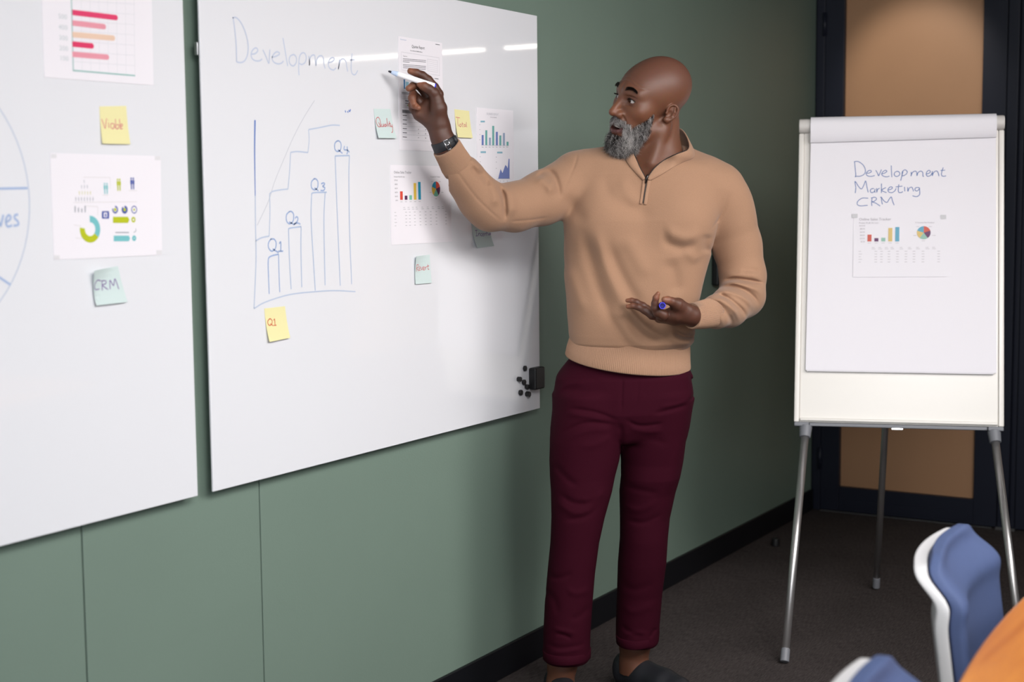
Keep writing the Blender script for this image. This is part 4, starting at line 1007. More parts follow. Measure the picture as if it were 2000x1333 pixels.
# --- trousers
LEG_L = [(760, 1086, 1222, 4.045, .118), (820, 1079, 1219, 4.035, .108), (860, 1074, 1216, 4.03, .102), (900, 1073, 1209, 4.03, .098), (930, 1074, 1201, 4.03, .096), (960, 1076, 1195, 4.025, .092), (1010, 1077, 1181, 4.02, .085), (1060, 1075, 1170, 4.02, .080), (1120, 1069, 1162, 4.02, .076), (1180, 1064, 1157, 4.02, .074), (1240, 1061, 1153, 4.02, .074), (1292, 1060, 1152, 4.02, .074)]
LEG_R = [(760, 1206, 1352, 4.06, .118), (820, 1208, 1345, 4.065, .108), (860, 1210, 1339, 4.07, .102), (900, 1213, 1334, 4.08, .098), (930, 1213, 1328, 4.08, .095), (960, 1210, 1319, 4.09, .09), (1010, 1211, 1308, 4.10, .084), (1050, 1211, 1304, 4.10, .080), (1100, 1207, 1301, 4.11, .076), (1160, 1205, 1293, 4.13, .072), (1220, 1203, 1288, 4.14, .070), (1260, 1203, 1286, 4.14, .070)]
PELVIS = [(684, 1128, 1330, 4.06, .095), (708, 1104, 1340, 4.06, .112), (735, 1084, 1353, 4.055, .122), (770, 1078, 1358, 4.055, .126), (800, 1080, 1351, 4.055, .125), (835, 1077, 1345, 4.055, .108), (862, 1082, 1336, 4.055, .088)]
TR_FOLDS = [(kt(*a), amp, w, 3.7, 4.10) for a, amp, w in (
    ([(230, 525), (400, 550), (520, 590), (560, 605)], -.007, 4), ([(210, 560), (380, 585), (500, 615)], .005, 5), ([(190, 690), (330, 625), (470, 625), (550, 640)], -.007, 4.5), ([(230, 720), (380, 670), (530, 670)], .004, 6),
    ([(600, 600), (700, 640), (860, 625)], -.008, 4), ([(620, 660), (760, 680), (860, 670)], .005, 5), ([(780, 565), (900, 535), (1015, 500)], -.007, 4.5), ([(820, 520), (950, 500), (1030, 460)], .005, 5),
    ([(200, 350), (350, 330), (450, 350)], -.005, 6), ([(150, 420), (230, 370), (350, 360)], .005, 6),
    ([(588, 300), (582, 440), (578, 560)], -.0028, 2.2), ([(690, 330), (680, 470), (640, 550), (590, 575)], -.0018, 2.0), ([(235, 200), (165, 270), (138, 360), (136, 440)], -.004, 3.0), ([(1020, 300), (1045, 370), (1048, 440), (1015, 490)], -.004, 3.0),
    ([(570, 620), (575, 700), (570, 780)], -.010, 6), ([(300, 780), (420, 760), (540, 700)], .004, 7), ([(600, 780), (750, 730), (900, 760)], -.004, 8),
    ([(130, 880), (220, 980), (300, 1040)], -.006, 7), ([(160, 1080), (300, 1150), (450, 1100)], -.007, 6), ([(140, 1130), (280, 1210), (430, 1180)], .006, 7), ([(200, 1260), (340, 1230), (440, 1160)], -.006, 6), ([(480, 1060), (400, 1120), (300, 1130)], .005, 6),
    ([(580, 1020), (700, 1060), (830, 1080)], -.005, 7), ([(580, 1160), (700, 1190), (820, 1130)], .005, 7), ([(600, 1250), (720, 1270), (860, 1210)], -.005, 6), ([(960, 700), (920, 900), (880, 1100)], .004, 9))]
TR_FOLDS += [(kf(*a), amp, w, 3.7, 4.3) for a, amp, w in (
    ([(420, 690), (500, 705), (590, 745)], -.007, 3.5), ([(380, 640), (520, 670), (640, 700)], .005, 5), ([(320, 780), (450, 830), (600, 820), (740, 780)], -.005, 5), ([(360, 880), (520, 870), (700, 840)], .005, 5),
    ([(340, 120), (450, 150), (600, 100)], -.006, 6), ([(330, 260), (420, 380), (450, 520)], -.005, 7), ([(780, 260), (640, 300), (520, 260)], .005, 7), ([(770, 420), (660, 520), (560, 560)], -.005, 7),
    ([(1420, 640), (1390, 660), (1340, 740)], -.006, 3.5), ([(1060, 600), (1150, 680), (1280, 720)], -.005, 5), ([(1080, 700), (1200, 690), (1330, 680)], .005, 5), ([(1040, 200), (1200, 260), (1400, 200)], -.004, 8), ([(1060, 420), (1200, 480), (1420, 400)], .004, 8))]
def trousers(p):
    d = smin(stack(p, LEG_L, 2.2), stack(p, LEG_R, 2.2), .014)
    d = smin(d, stack(p, PELVIS, 2.3), .010)
    return folds(p, d, [(a, h * (.50 if w > 3.2 else 1.1), w * .95, z0, z1) for a, h, w, z0, z1 in TR_FOLDS])

# --- body: head, neck, hands, ankles in detail; the clothed rest coarser
HTH, HPI, HRO, HX, HZ, HS = 1.035, 0.016, 0.273, 0.377, 1.663, 1.031
_f0 = np.array([-math.sin(HTH), -math.cos(HTH), 0]); _l0 = np.array([math.cos(HTH), -math.sin(HTH), 0]); _u0 = np.array([0, 0, 1.0])
HF = _f0 * math.cos(HPI) + _u0 * math.sin(HPI); _uu = _u0 * math.cos(HPI) - _f0 * math.sin(HPI)
HL = _l0 * math.cos(HRO) - _uu * math.sin(HRO); HU = _uu * math.cos(HRO) + _l0 * math.sin(HRO)
HO = np.array([HX - PX0, 4.03 - ZREF, HZ])
HM = np.array([HL, HF, HU])
def to_head(p): return ((p - HO) @ HM.T / HS).astype(np.float32)
def from_head(q): return np.asarray(q) @ HM * HS + HO
EYE = np.array([.0318, .0735, .0190])
def ear(p):
    '''p in head space with the side coordinate positive'''
    a = math.radians(24); E0 = np.array([.0735, -.011, .000], np.float32)
    e1 = np.array([math.sin(a), -math.cos(a), 0]); e3 = np.array([math.cos(a), math.sin(a), 0]); t = math.radians(14)
    e2 = np.array([0, 0, 1.0]) * math.cos(t) + e1 * math.sin(t); e1 = e1 * math.cos(t) - np.array([0, 0, 1.0]) * math.sin(t)
    q = ((p - E0) @ np.array([e1, e2, e3]).T / np.array([.84, .74, .84])).astype(np.float32)
    P3 = lambda u, v, w=0.0: (u, v, w)
    hel = [(-.005, -.003, .002), (-.010, .010, .001), (-.006, .026, .001), (.006, .033, .001), (.018, .027, .002), (.0225, .010, .003), (.0185, -.008, .003), (.010, -.021, .001), (.002, -.028, -.001), (-.005, -.026, -.002)]
    d = chain(q, [(h, .0034) for h in smooth_line(hel, 4)], .002)
    d = smin(d, ell(q, (.006, .003, -.003), (.0165, .029, .0042)), .004)
    d = smin(d, chain(q, [((.010, .024, .001), .0026), ((.0135, .010, .002), .003), ((.011, -.008, .002), .003), ((.003, -.016, .001), .0028)], .003), .003)
    d = smin(d, sph(q, (-.001, -.024, -.001), .0066), .006)
    d = smin(d, sph(q, (-.0085, -.003, .001), .0046), .004)
    d = smax(d, -ell(q, (.001, -.001, .003), (.0075, .0115, .0055)), .003)
    return d * .76
def head(p):
    q = to_head(p); s = q.copy(); s[:, 0] = np.abs(s[:, 0]); a, b, c = q.T
    ct, st = math.cos(.26), math.sin(.26); qb, qc = b + .0165, c - .053
    d = ell(np.stack([a, qb * ct - qc * st, qb * st + qc * ct], 1), (0, 0, 0), (.0765, .0925, .0790))
    d = smin(d, ell(q, (0, .030, .034), (.0585, .0625, .058)), .035)
    d = smin(d, ell(q, (0, .040, -.030), (.053, .054, .070)), .03)
    d = smin(d, seg(s, (.051, .004, -.052), (.016, .072, -.090), .019, .019), .025)
    d = smin(d, sph(q, (0, .076, -.088), .021), .02)
    d = smin(d, ell(s, (.046, .056, -.006), (.018, .020, .018)), .03)
    d = smin(d, seg(s, (.042, .068, .037), (.011, .0870, .042), .010, .010), .018)
    d = smax(d, -ell(s, (.0335, .101, .0175), (.0185, .0185, .0115)), .012)
    d = smin(d, ell(q, (0, .066, -.050), (.035, .034, .030)), .02)
    d = smin(d, seg(q, (0, .086, .028), (0, .1135, -.0175), .0080, .0105), .014)
    d = smin(d, ell(s, (.0135, .0985, -.0215), (.0090, .0120, .0085)), .010)
    # lids
    lid = sph(s, EYE, .0139)
    d = smin(d, lid, .005)
    d = smax(d, -ell(s, (EYE[0] - .0005, .0900, EYE[2] - .0006), (.0132, .0170, .0053)), .0012)
    d = d + .0016 * np.exp(-((s[:, 2] - .0305 + 9 * (s[:, 0] - .032) ** 2) / .0016) ** 2) * (b > .06) * np.exp(-((s[:, 0] - .032) / .013) ** 2)
    d = d + .0012 * np.exp(-((s[:, 2] - .0055 - 8 * (s[:, 0] - .030) ** 2) / .0018) ** 2) * (b > .06) * np.exp(-((s[:, 0] - .030) / .012) ** 2)
    d = smax(d, -ell(s, (.0072, .1060, -.0300), (.0042, .0070, .0040)), .003)
    # lips, open mouth
    d = smin(d, chain(s, [((.0255, .0835, -.0545), .0035), ((.012, .0965, -.0490), .0058), ((.0, .0990, -.0482), .0056)], .004), .004)
    d = smin(d, chain(s, [((.0245, .0840, -.0580), .0035), ((.012, .0955, -.0650), .0076), ((.0, .0985, -.0670), .0086)], .004), .004)
    d = smax(d, -ell(q, (0, .104, -.0560), (.0200, .0240, .0056)), .002)
    # smile folds, forehead lines
    nl = seg(s, (.0190, .0960, -.022), (.0360, .0760, -.052), 0, 0); d = d + .0030 * np.exp(-(nl / .0036) ** 2)
    for c0, w, h in ((.058, .0020, .0009), (.066, .0022, .0008), (.074, .0024, .0005)):
        d = d + h * np.exp(-((c - c0 - .007 * np.cos(a * 62) + .003 * np.sin(a * 31 + 60 * c0)) / w) ** 2) * np.clip((b - .045) / .03, 0, 1)
    d = smin(d, ear(s), .004)
    return d
NK = C([(1290, 222, 4.07, 35), (1286, 250, 4.06, 37), (1284, 292, 4.055, 43), (1284, 320, 4.065, 50)])
KH = 2.763e-4
def c2J(a, b, Z): return J(720 + a / 4.761, 50 + b / 4.761, Z)
def c4J(a, b, Z): return J(1180 + a / 5.553, 520 + b / 5.553, Z)
def F2(lst): return [(c2J(a, b, Z), r * KH) for a, b, Z, r in lst]
KL = 2.39e-4
def F4(lst): return [(c4J(a, b, Z), r * KL) for a, b, Z, r in lst]
RH = dict(wrist=F2([(770, 1230, 3.815, 116), (715, 1120, 3.805, 110), (678, 1030, 3.80, 100), (655, 960, 3.80, 92)]),
          palm=[F2([(665, 990, 3.80, 80), (600, 900, 3.80, 74), (470, 830, 3.80, 58)]), F2([(660, 960, 3.80, 86), (560, 740, 3.807, 72)]), F2([(660, 930, 3.80, 80), (500, 780, 3.805, 62)]), F2([(672, 930, 3.802, 78), (640, 690, 3.803, 62)])],
          thenar=F2([(655, 900, 3.79, 78), (650, 770, 3.782, 72), (630, 690, 3.778, 58)]),
          thumb=F2([(634, 690, 3.778, 56), (606, 628, 3.772, 48), (560, 590, 3.767, 43), (515, 563, 3.765, 41), (478, 543, 3.764, 33)]),
          index=F2([(640, 640, 3.802, 58), (610, 575, 3.800, 44), (555, 505, 3.797, 39), (500, 462, 3.794, 36), (440, 438, 3.791, 35), (388, 424, 3.789, 29)]),
          middle=F2([(575, 690, 3.812, 52), (500, 590, 3.806, 40), (455, 555, 3.794, 37), (415, 560, 3.781, 35), (372, 585, 3.771, 29)]),
          ring=F2([(505, 745, 3.808, 50), (445, 670, 3.803, 40), (415, 636, 3.790, 37), (403, 675, 3.776, 36), (418, 728, 3.769, 28)]),
          pinky=F2([(450, 815, 3.803, 46), (410, 770, 3.800, 35), (400, 738, 3.788, 31), (428, 745, 3.775, 30), (464, 766, 3.769, 24)]))
LHZ = -.085
def L4(lst): return F4([(a, b, Z + LHZ, r) for a, b, Z, r in lst])
LH = dict(wrist=L4([(1160, 545, 3.985, 108), (1050, 545, 3.955, 104), (960, 540, 3.935, 100), (900, 530, 3.925, 96)]),
          palm=[L4([(940, 530, 3.925, 92), (780, 520, 3.920, 88), (620, 545, 3.925, 62)]), L4([(920, 545, 3.935, 88), (760, 560, 3.935, 78), (600, 560, 3.945, 60)]), L4([(930, 560, 3.94, 80), (760, 570, 3.955, 62), (620, 555, 3.968, 52)])],
          thenar=L4([(890, 480, 3.915, 80), (800, 425, 3.903, 72), (760, 405, 3.893, 58)]),
          thumb=L4([(790, 415, 3.895, 62), (735, 388, 3.885, 46), (690, 372, 3.879, 43), (655, 364, 3.875, 34)]),
          index=L4([(640, 530, 3.908, 62), (575, 500, 3.900, 50), (552, 455, 3.896, 45), (550, 405, 3.893, 38), (562, 345, 3.889, 34), (584, 300, 3.886, 24)]),
          middle=L4([(620, 550, 3.935, 56), (520, 535, 3.935, 46), (440, 480, 3.938, 41), (370, 445, 3.942, 35), (310, 432, 3.946, 31), (258, 440, 3.950, 25)]),
          ring=L4([(620, 545, 3.955, 52), (500, 490, 3.958, 42), (420, 430, 3.962, 38), (350, 390, 3.966, 32), (300, 374, 3.970, 29), (252, 374, 3.974, 23)]),
          pinky=L4([(630, 540, 3.975, 46), (530, 490, 3.980, 36), (460, 450, 3.985, 32), (400, 425, 3.990, 28), (350, 415, 3.994, 22)]))
def hand(p, H):
    d = chain(p, H['wrist'], .01)
    for c in H['palm']: d = smin(d, chain(p, c, .01), .010)
    d = smin(d, chain(p, H['thenar'], .01), .010)
    for f in ('index', 'middle', 'ring', 'pinky'): d = smin(d, chain(p, H[f], .0035), .0022)
    d = smin(d, chain(p, H['thumb'], .005), .004)
    return d
def ankles(p):
    d = chain(p, C([(1108, 1240, 4.03, 34), (1098, 1300, 4.03, 29), (1094, 1335, 4.035, 27), (1093, 1362, 4.04, 29)]), .01)
    e = chain(p, C([(1246, 1200, 4.15, 34), (1240, 1262, 4.16, 30), (1238, 1292, 4.165, 28), (1238, 1312, 4.17, 28)]), .01)
    e = smin(e, seg(p, J(1238, 1312, 4.17), J(1262, 1325, 4.13), rp(26, 4.1), rp(22, 4.1)), .02)
    return np.minimum(d, e)
def core(p):
    '''the clothed body, kept well inside the clothes'''
    d = sweater_base(p) + .034
    d = smin(d, stack(p, PELVIS, 2.3) + .014, .03)
    d = smin(d, stack(p, LEG_L, 2.2) + .012, .02); d = smin(d, stack(p, LEG_R, 2.2) + .012, .02)
    d = smin(d, chain(p, [(a, max(.012, r - .024)) for a, r in ARM_R], .02), .01); d = smin(d, chain(p, [(a, max(.012, r - .024)) for a, r in ARM_L], .02), .01)
    d = smin(d, chain(p, NK, .02), .02)
    return smax(d, J(1100, 1262, 4.03)[2] - p[:, 2], .01)
def headneck(p):
    d = head(p); n = chain(p, NK, .02)
    d = smin(d, n, .022)
    m1 = from_head((.055, -.020, -.030)); d = smin(d, seg(p, m1, J(1274, 318, 3.99), .014, .010), .018)
    return smin(d, ell(p, J(1276, 335, 4.045), (.085, .058, .075)), .03)

def skin_cols(V):
    q = to_head(V); s = np.abs(q[:, 0]); base = np.array(lin(106, 68, 50)[:3]); c = np.tile(base, (len(V), 1))
    inhead = (np.abs(q[:, 0]) < .12) & (q[:, 2] > -.16) & (q[:, 1] > -.13) & (q[:, 2] < .16) & (q[:, 1] < .15)
    def blend(mask, col, w): 
        c[mask] = c[mask] * (1 - w[mask, None]) + np.array(lin(*col)[:3]) * w[mask, None]
    g = lambda x, s_: np.exp(-(x / s_) ** 2)
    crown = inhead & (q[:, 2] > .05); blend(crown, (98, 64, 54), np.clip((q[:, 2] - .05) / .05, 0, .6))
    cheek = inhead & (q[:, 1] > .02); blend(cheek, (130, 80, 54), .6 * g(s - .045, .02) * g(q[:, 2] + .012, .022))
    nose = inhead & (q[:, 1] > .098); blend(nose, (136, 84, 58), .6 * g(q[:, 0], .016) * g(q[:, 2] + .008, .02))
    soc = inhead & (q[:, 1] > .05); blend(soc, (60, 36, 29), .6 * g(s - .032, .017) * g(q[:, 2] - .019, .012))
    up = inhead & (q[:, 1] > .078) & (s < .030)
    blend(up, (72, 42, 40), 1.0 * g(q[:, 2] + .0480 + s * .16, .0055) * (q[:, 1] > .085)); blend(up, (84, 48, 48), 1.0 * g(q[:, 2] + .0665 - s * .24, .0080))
    mouth = inhead & (q[:, 1] > .05) & (q[:, 1] < .0915 - s * s * 14) & (s < .024) & (np.abs(q[:, 2] + .0560) < .0072); blend(mouth, (52, 20, 20), np.ones(len(V)))
    br = beard_mask(q) * inhead; blend(inhead, (52, 40, 36), np.clip(br, 0, 1) * .85)
    return c
def beard_mask(q):
    a, b, c = np.abs(q[:, 0]), q[:, 1], q[:, 2]
    ss = lambda x, e0, e1: np.clip((x - e0) / (e1 - e0), 0, 1)
    upper = -.002 - 1.0 * (b - .028)
    cheek = ss(upper - c, -.006, .012) * ss(b, .018, .034) * ss(c, -.128, -.112)
    cheek = np.where((a < .030) & (b > .060) & (c > -.0745), 0, cheek)
    neckcut = ss(b - (.024 + .55 * np.clip(-.050 - c, 0, 1)), -.004, .01)
    cheek = cheek * neckcut
    mou = ss(.032 - a, 0, .006) * ss(c, -.0470 - .16 * a, -.0440 - .16 * a) * ss(-.0275 - .20 * a - c, 0, .004) * (b > .06)
    side = ((a > .0275) & (a < .040) & (b > .055) & (c < -.040) & (c > -.075)) * 1.0
    chin = ss(-.0765 - c, 0, .004) * (b > .05)
    return np.maximum(np.maximum(cheek, mou), np.maximum(side, chin))

def finger_cols(V, c, H, palm_dir, nail_dirs, pc=(144, 92, 68)):
    nr = None
    for f in ('thumb', 'index', 'middle', 'ring', 'pinky'):
        tip, r = H[f][-1]; prev = H[f][-2][0]; ax = (tip - prev) / np.linalg.norm(tip - prev)
        w = np.clip(1 - (np.linalg.norm(V - tip, axis=1) - r) / .022, 0, 1) ** 1.5 * .75
        c = c * (1 - w[:, None]) + np.array(lin(*pc)[:3]) * w[:, None]
    return c

M['skin'] = mat('dark_brown_skin', lin(118, 72, 54), 0.5, spec=0.42, sss=0.06)
def use_tone(m, bump=0.0, bs=900):
    nt = m.node_tree; b = nt.nodes['Principled BSDF']; at_ = nt.nodes.new('ShaderNodeAttribute'); at_.attribute_name = 'tone'
    n = nt.nodes.new('ShaderNodeTexNoise'); n.inputs['Scale'].default_value = 120; n.inputs['Detail'].default_value = 4
    tc = nt.nodes.new('ShaderNodeTexCoord'); nt.links.new(tc.outputs['Object'], n.inputs['Vector'])
    mx = nt.nodes.new('ShaderNodeMix'); mx.data_type = 'RGBA'; mx.blend_type = 'MULTIPLY'; mx.inputs['Factor'].default_value = 0.25
    nt.links.new(at_.outputs['Color'], mx.inputs['A']); nt.links.new(n.outputs['Color'], mx.inputs['B'])
    nt.links.new(mx.outputs['Result'] if bump else at_.outputs['Color'], b.inputs['Base Color'])
    if bump:
        n2 = nt.nodes.new('ShaderNodeTexNoise'); n2.inputs['Scale'].default_value = bs; n2.inputs['Detail'].default_value = 3; nt.links.new(tc.outputs['Object'], n2.inputs['Vector'])
        bp = nt.nodes.new('ShaderNodeBump'); bp.inputs['Strength'].default_value = bump; bp.inputs['Distance'].default_value = 0.001
        nt.links.new(n2.outputs['Fac'], bp.inputs['Height']); nt.links.new(bp.outputs['Normal'], b.inputs['Normal'])
use_tone(M['skin'], 0.16, 600)

def bounds(ch, pad=.01):
    P = np.array([a for a, r in ch]); R_ = max(r for a, r in ch); return P.min(0) - R_ - pad, P.max(0) + R_ + pad
parts = []
lo, hi = HO + np.array([-.16, -.16, -.235]), HO + np.array([.15, .16, .16])
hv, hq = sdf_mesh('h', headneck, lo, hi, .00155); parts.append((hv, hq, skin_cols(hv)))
HEADV, HEADQ = hv, hq
for H, nm in ((RH, 'r'), (LH, 'l')):
    allp = H['wrist'] + sum(H['palm'], []) + H['thumb'] + H['index'] + H['middle'] + H['ring'] + H['pinky']
    lo, hi = bounds(allp, .006)
    v, q = sdf_mesh(nm, lambda p: hand(p, H), lo, hi, .00125)
    c = np.tile(np.array(lin(82, 50, 38)[:3]), (len(v), 1))
    parts.append((v, q, finger_cols(v, c, H, None, None)))
lo, hi = J(1050, 1300, 4.1), J(1330, 1300, 4.1)
v, q = sdf_mesh('a', ankles, (lo[0], -.13, .05), (hi[0], .17, .30), .003); parts.append((v, q, np.tile(np.array(lin(98, 62, 46)[:3]), (len(v), 1))))
v, q = sdf_mesh('c', core, (-.45, -.36, .08), (.40, .16, 1.60), .008); parts.append((v, q, np.tile(np.array(lin(118, 72, 54)[:3]), (len(v), 1))))
off = 0; VV, QQ, CC = [], [], []
for v, q, c in parts: VV.append(v); QQ.append(q + off); CC.append(c); off += len(v)
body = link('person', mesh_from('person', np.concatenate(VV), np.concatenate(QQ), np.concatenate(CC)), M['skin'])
body.matrix_world = PMAT
tag(body, 'bald bearded man in a beige sweater and burgundy trousers writing on the whiteboard', 'person')
bpy.context.view_layer.update()
def wear(o, parent=None):
    o.parent = parent or body; o.matrix_parent_inverse = Matrix.Identity(4); o.matrix_basis = Matrix.Identity(4); return o

# --- clothes
def knit(name, rgb, ribs=None, bump=0.25, sheen=0.12):
    m = mat(name, rgb, 0.85, spec=0.2, sheen=sheen)
    nt = m.node_tree; b = nt.nodes['Principled BSDF']; tc = nt.nodes.new('ShaderNodeTexCoord')
    n = nt.nodes.new('ShaderNodeTexNoise'); n.inputs['Scale'].default_value = 420; n.inputs['Detail'].default_value = 2
    n3 = nt.nodes.new('ShaderNodeTexNoise'); n3.inputs['Scale'].default_value = 9; n3.inputs['Detail'].default_value = 4
    nt.links.new(tc.outputs['Object'], n.inputs['Vector']); nt.links.new(tc.outputs['Object'], n3.inputs['Vector'])
    ad = nt.nodes.new('ShaderNodeMath'); ad.operation = 'MULTIPLY_ADD'; ad.inputs[1].default_value = 0.25
    nt.links.new(n3.outputs['Fac'], ad.inputs[0]); nt.links.new(n.outputs['Fac'], ad.inputs[2])
    mx = nt.nodes.new('ShaderNodeMix'); mx.data_type = 'RGBA'
    mx.inputs['A'].default_value = tuple(c * .90 for c in rgb[:3]) + (1,); mx.inputs['B'].default_value = tuple(min(1, c * 1.08) for c in rgb[:3]) + (1,)
    nt.links.new(n.outputs['Fac'], mx.inputs['Factor']); nt.links.new(mx.outputs['Result'], b.inputs['Base Color'])
    bp = nt.nodes.new('ShaderNodeBump'); bp.inputs['Strength'].default_value = bump; bp.inputs['Distance'].default_value = 0.002
    nt.links.new(ad.outputs[0], bp.inputs['Height'])
    nt.links.new(bp.outputs['Normal'], b.inputs['Normal'])
    return m
M['sweater'] = knit('beige_knit', lin(148, 115, 92))
M['rib'] = knit('beige_ribbed_knit', lin(152, 119, 96))
M['trousers'] = knit('burgundy_cotton', lin(47, 8, 22), bump=0.12, sheen=0.0); M['trousers'].node_tree.nodes['Principled BSDF'].inputs['Specular IOR Level'].default_value = 0.06
M['shoe'] = mat('black_navy_leather', lin(24, 25, 30), 0.5, bump=0.2, bscale=500)

sv, sq = sdf_mesh('sweater', sweater, (-.50, -.40, .93), (.42, .20, 1.62), .0026)
zb = J(1240, 690, 4.05)[2]
sw = wear(link('sweater', mesh_from('sweater', relax(sv, sq, 1, .4), sq), M['sweater'])); sw['label'] = 'beige fine knit sweater with half zip'
tv, tq = sdf_mesh('trousers', trousers, (-.34, -.24, .085), (.22, .26, 1.08), .0027)
tr = wear(link('trousers', mesh_from('trousers', relax(tv, tq, 1, .4), tq), M['trousers'])); tr['label'] = 'burgundy chino trousers with turned up cuffs'

def ribbed_tube(name, rings, th, m, parent, nribs, amp=.0008, nphi=240, close=False):
    '''rings: list of (centre, axis_u, axis_v) ellipses along a sleeve; a thin-walled ribbed band'''
    V = []; n = nphi; Rn = len(rings)
    for inner in (0, 1):
        for c, u, v in rings:
            for k in range(n):
                a = 2 * math.pi * k / n; rr = 1.0
                uu, vv = np.linalg.norm(u), np.linalg.norm(v); e = (amp * math.cos(nribs * a) - th * inner)
                V.append(c + u * math.cos(a) * (1 + e / uu) + v * math.sin(a) * (1 + e / vv))
    Fq = []
    g = lambda s, i, k: s * Rn * n + i * n + k % n
    for i in range(Rn - 1):
        for k in range(n):
            Fq.append((g(0, i, k), g(0, i, k + 1), g(0, i + 1, k + 1), g(0, i + 1, k))); Fq.append((g(1, i, k), g(1, i + 1, k), g(1, i + 1, k + 1), g(1, i, k + 1)))
    for k in range(n):
        Fq.append((g(0, 0, k), g(1, 0, k), g(1, 0, k + 1), g(0, 0, k + 1))); Fq.append((g(0, Rn - 1, k), g(0, Rn - 1, k + 1), g(1, Rn - 1, k + 1), g(1, Rn - 1, k)))
    return wear(link(name, mesh_from(name, np.array(V), np.array(Fq)), m), parent)
# hem band: an elliptic hoop hanging a little lower in front and on his left
def hoop(pyl, pyr, pym, L, R_, Zc, b):
    cl, cr_ = J(L, pyl, Zc), J(R_, pyr, Zc); c = (cl + cr_) / 2; u = (cr_ - cl) / 2
    fpt = J((L + R_) / 2, pym, Zc - b); v = fpt - c
    return c, u, v
ribbed_tube('hem_band', [hoop(646, 660, 672, 1122, 1342, 4.05, .108), hoop(660, 678, 690, 1112, 1348, 4.05, .121), hoop(676, 700, 712, 1107, 1348, 4.05, .127), hoop(690, 718, 729, 1104, 1349, 4.05, .131), hoop(692, 720, 731.5, 1105, 1348, 4.05, .129)], .006, M['rib'], sw, 210, .0005, 1260)
def sleeve_rings(pts, rads, squash=1.0):
    out = []
    for i, (p_, r) in enumerate(zip(pts, rads)):
        t = pts[min(i + 1, len(pts) - 1)] - pts[max(i - 1, 0)]; t = t / np.linalg.norm(t)
        u = np.cross(t, [0, 1.0, 0]); u /= np.linalg.norm(u); v = np.cross(t, u)
        out.append((p_, u * r, v * r))
    return out
P_ = [J(x, y, Z) for x, y, Z in ((897, 331, 3.832), (891, 321, 3.825), (882, 305, 3.813), (873, 289, 3.80), (872, 287.5, 3.799))]
ribbed_tube('cuff', sleeve_rings(P_, [rp(r, 3.82) for r in (31, 31.5, 29.5, 28.5, 27.5)]), .004, M['rib'], sw, 80, .0005, 480)
P_ = [J(x, y, Z) for x, y, Z in ((1396, 611, 3.915), (1388, 612, 3.902), (1372, 615, 3.882), (1352, 618, 3.857), (1350.5, 618, 3.855))]
ribbed_tube('cuff', sleeve_rings(P_, [rp(r, 3.86) for r in (26, 29.5, 28, 25.5, 24.5)]), .004, M['rib'], sw, 80, .0005, 480)
# turned-up trouser cuffs
def cuff(L0, R0, y0l, y0r, L1, R1, y1l, y1r, Zc, b, f0, f1):
    c0 = hoop(y0l, y0r, f0, L0, R0, Zc, b); c1 = hoop(y1l, y1r, f1, L1, R1, Zc, b * 1.02)
    mid = [tuple(a * (1 - t) + c * t for a, c in zip(c0, c1)) for t in (0, .05, .5, .93, 1)]
    mid[0] = (mid[0][0], mid[0][1] * .985, mid[0][2] * .985); mid[-1] = (mid[-1][0], mid[-1][1] * .975, mid[-1][2] * .975)
    o = ribbed_tube('turn_up', mid, .012, M['trousers'], tr, 3, .0005, 120); return o
cuff(1059, 1154, 1268, 1266, 1060, 1154, 1287, 1284, 4.02, .080, 1284, 1302)
cuff(1202, 1288, 1238, 1234, 1203, 1287, 1254, 1248, 4.14, .076, 1254, 1271)

# collar, zip
def onsw(px, py, lift=0.0):
    Z = hit(sweater, px, py) or 4.0
    return J(px, py, Z - lift)
def onsb(px, py, lift=0.0):
    Z = hit(sweater_base, px, py) or 3.97
    return J(px, py, Z - lift)
def loft(name, A, B, th, m, parent, rows=8, sub=6, bulge=0.0, cen=None):
    A = np.array(smooth_line(A, sub)); B = np.array(smooth_line(B, sub)); n = len(A); V = []
    for j in range(rows + 1):
        t = j / rows; r_ = A * (1 - t) + B * t
        if bulge and cen is not None:
            o = r_ - cen; o[:, 2] *= .2; o /= np.linalg.norm(o, axis=1)[:, None]; r_ = r_ + o * bulge * math.sin(math.pi * t)
        V.append(r_)
    V = np.concatenate(V); Q = np.array([(j * n + i, j * n + i + 1, (j + 1) * n + i + 1, (j + 1) * n + i) for j in range(rows) for i in range(n - 1)])
    me = mesh_from(name, V, Q); o = wear(link(name, me, m), parent)
    s_ = o.modifiers.new('solidify', 'SOLIDIFY'); s_.thickness = th; s_.offset = 0
    sb = o.modifiers.new('sub', 'SUBSURF'); sb.levels = 1; sb.render_levels = 1
    return o
T_ = [onsb(1263.5, 349, .004), onsb(1279, 328, .004), onsb(1298, 313, .004), J(1320, 302, 3.965), J(1341, 294, 3.985), J(1346, 283, 4.02), J(1339, 262, 4.06), J(1327, 250, 4.10), J(1308, 253, 4.125), J(1275, 259, 4.13), J(1250, 270, 4.085), J(1238, 285, 4.03), J(1238, 300, 3.985), onsb(1249, 326, .004), onsb(1261, 349, .004)]
B_ = [onsb(1269, 353, .001), onsb(1293, 341, .001), onsb(1311, 330, .001), onsb(1333, 317, .001), J(1351, 310, 4.01), J(1356, 304, 4.05), J(1348, 304, 4.09), J(1335, 308, 4.12), J(1308, 312, 4.14), J(1270, 312, 4.14), J(1236, 308, 4.09), J(1224, 306, 4.03), onsb(1224, 316, .001), onsb(1240, 336, .001), onsb(1257, 353, .001)]
NC = J(1287, 295, 4.06)
loft('collar', T_, B_, .0045, M['rib'], sw, 8, 6, .004, NC)
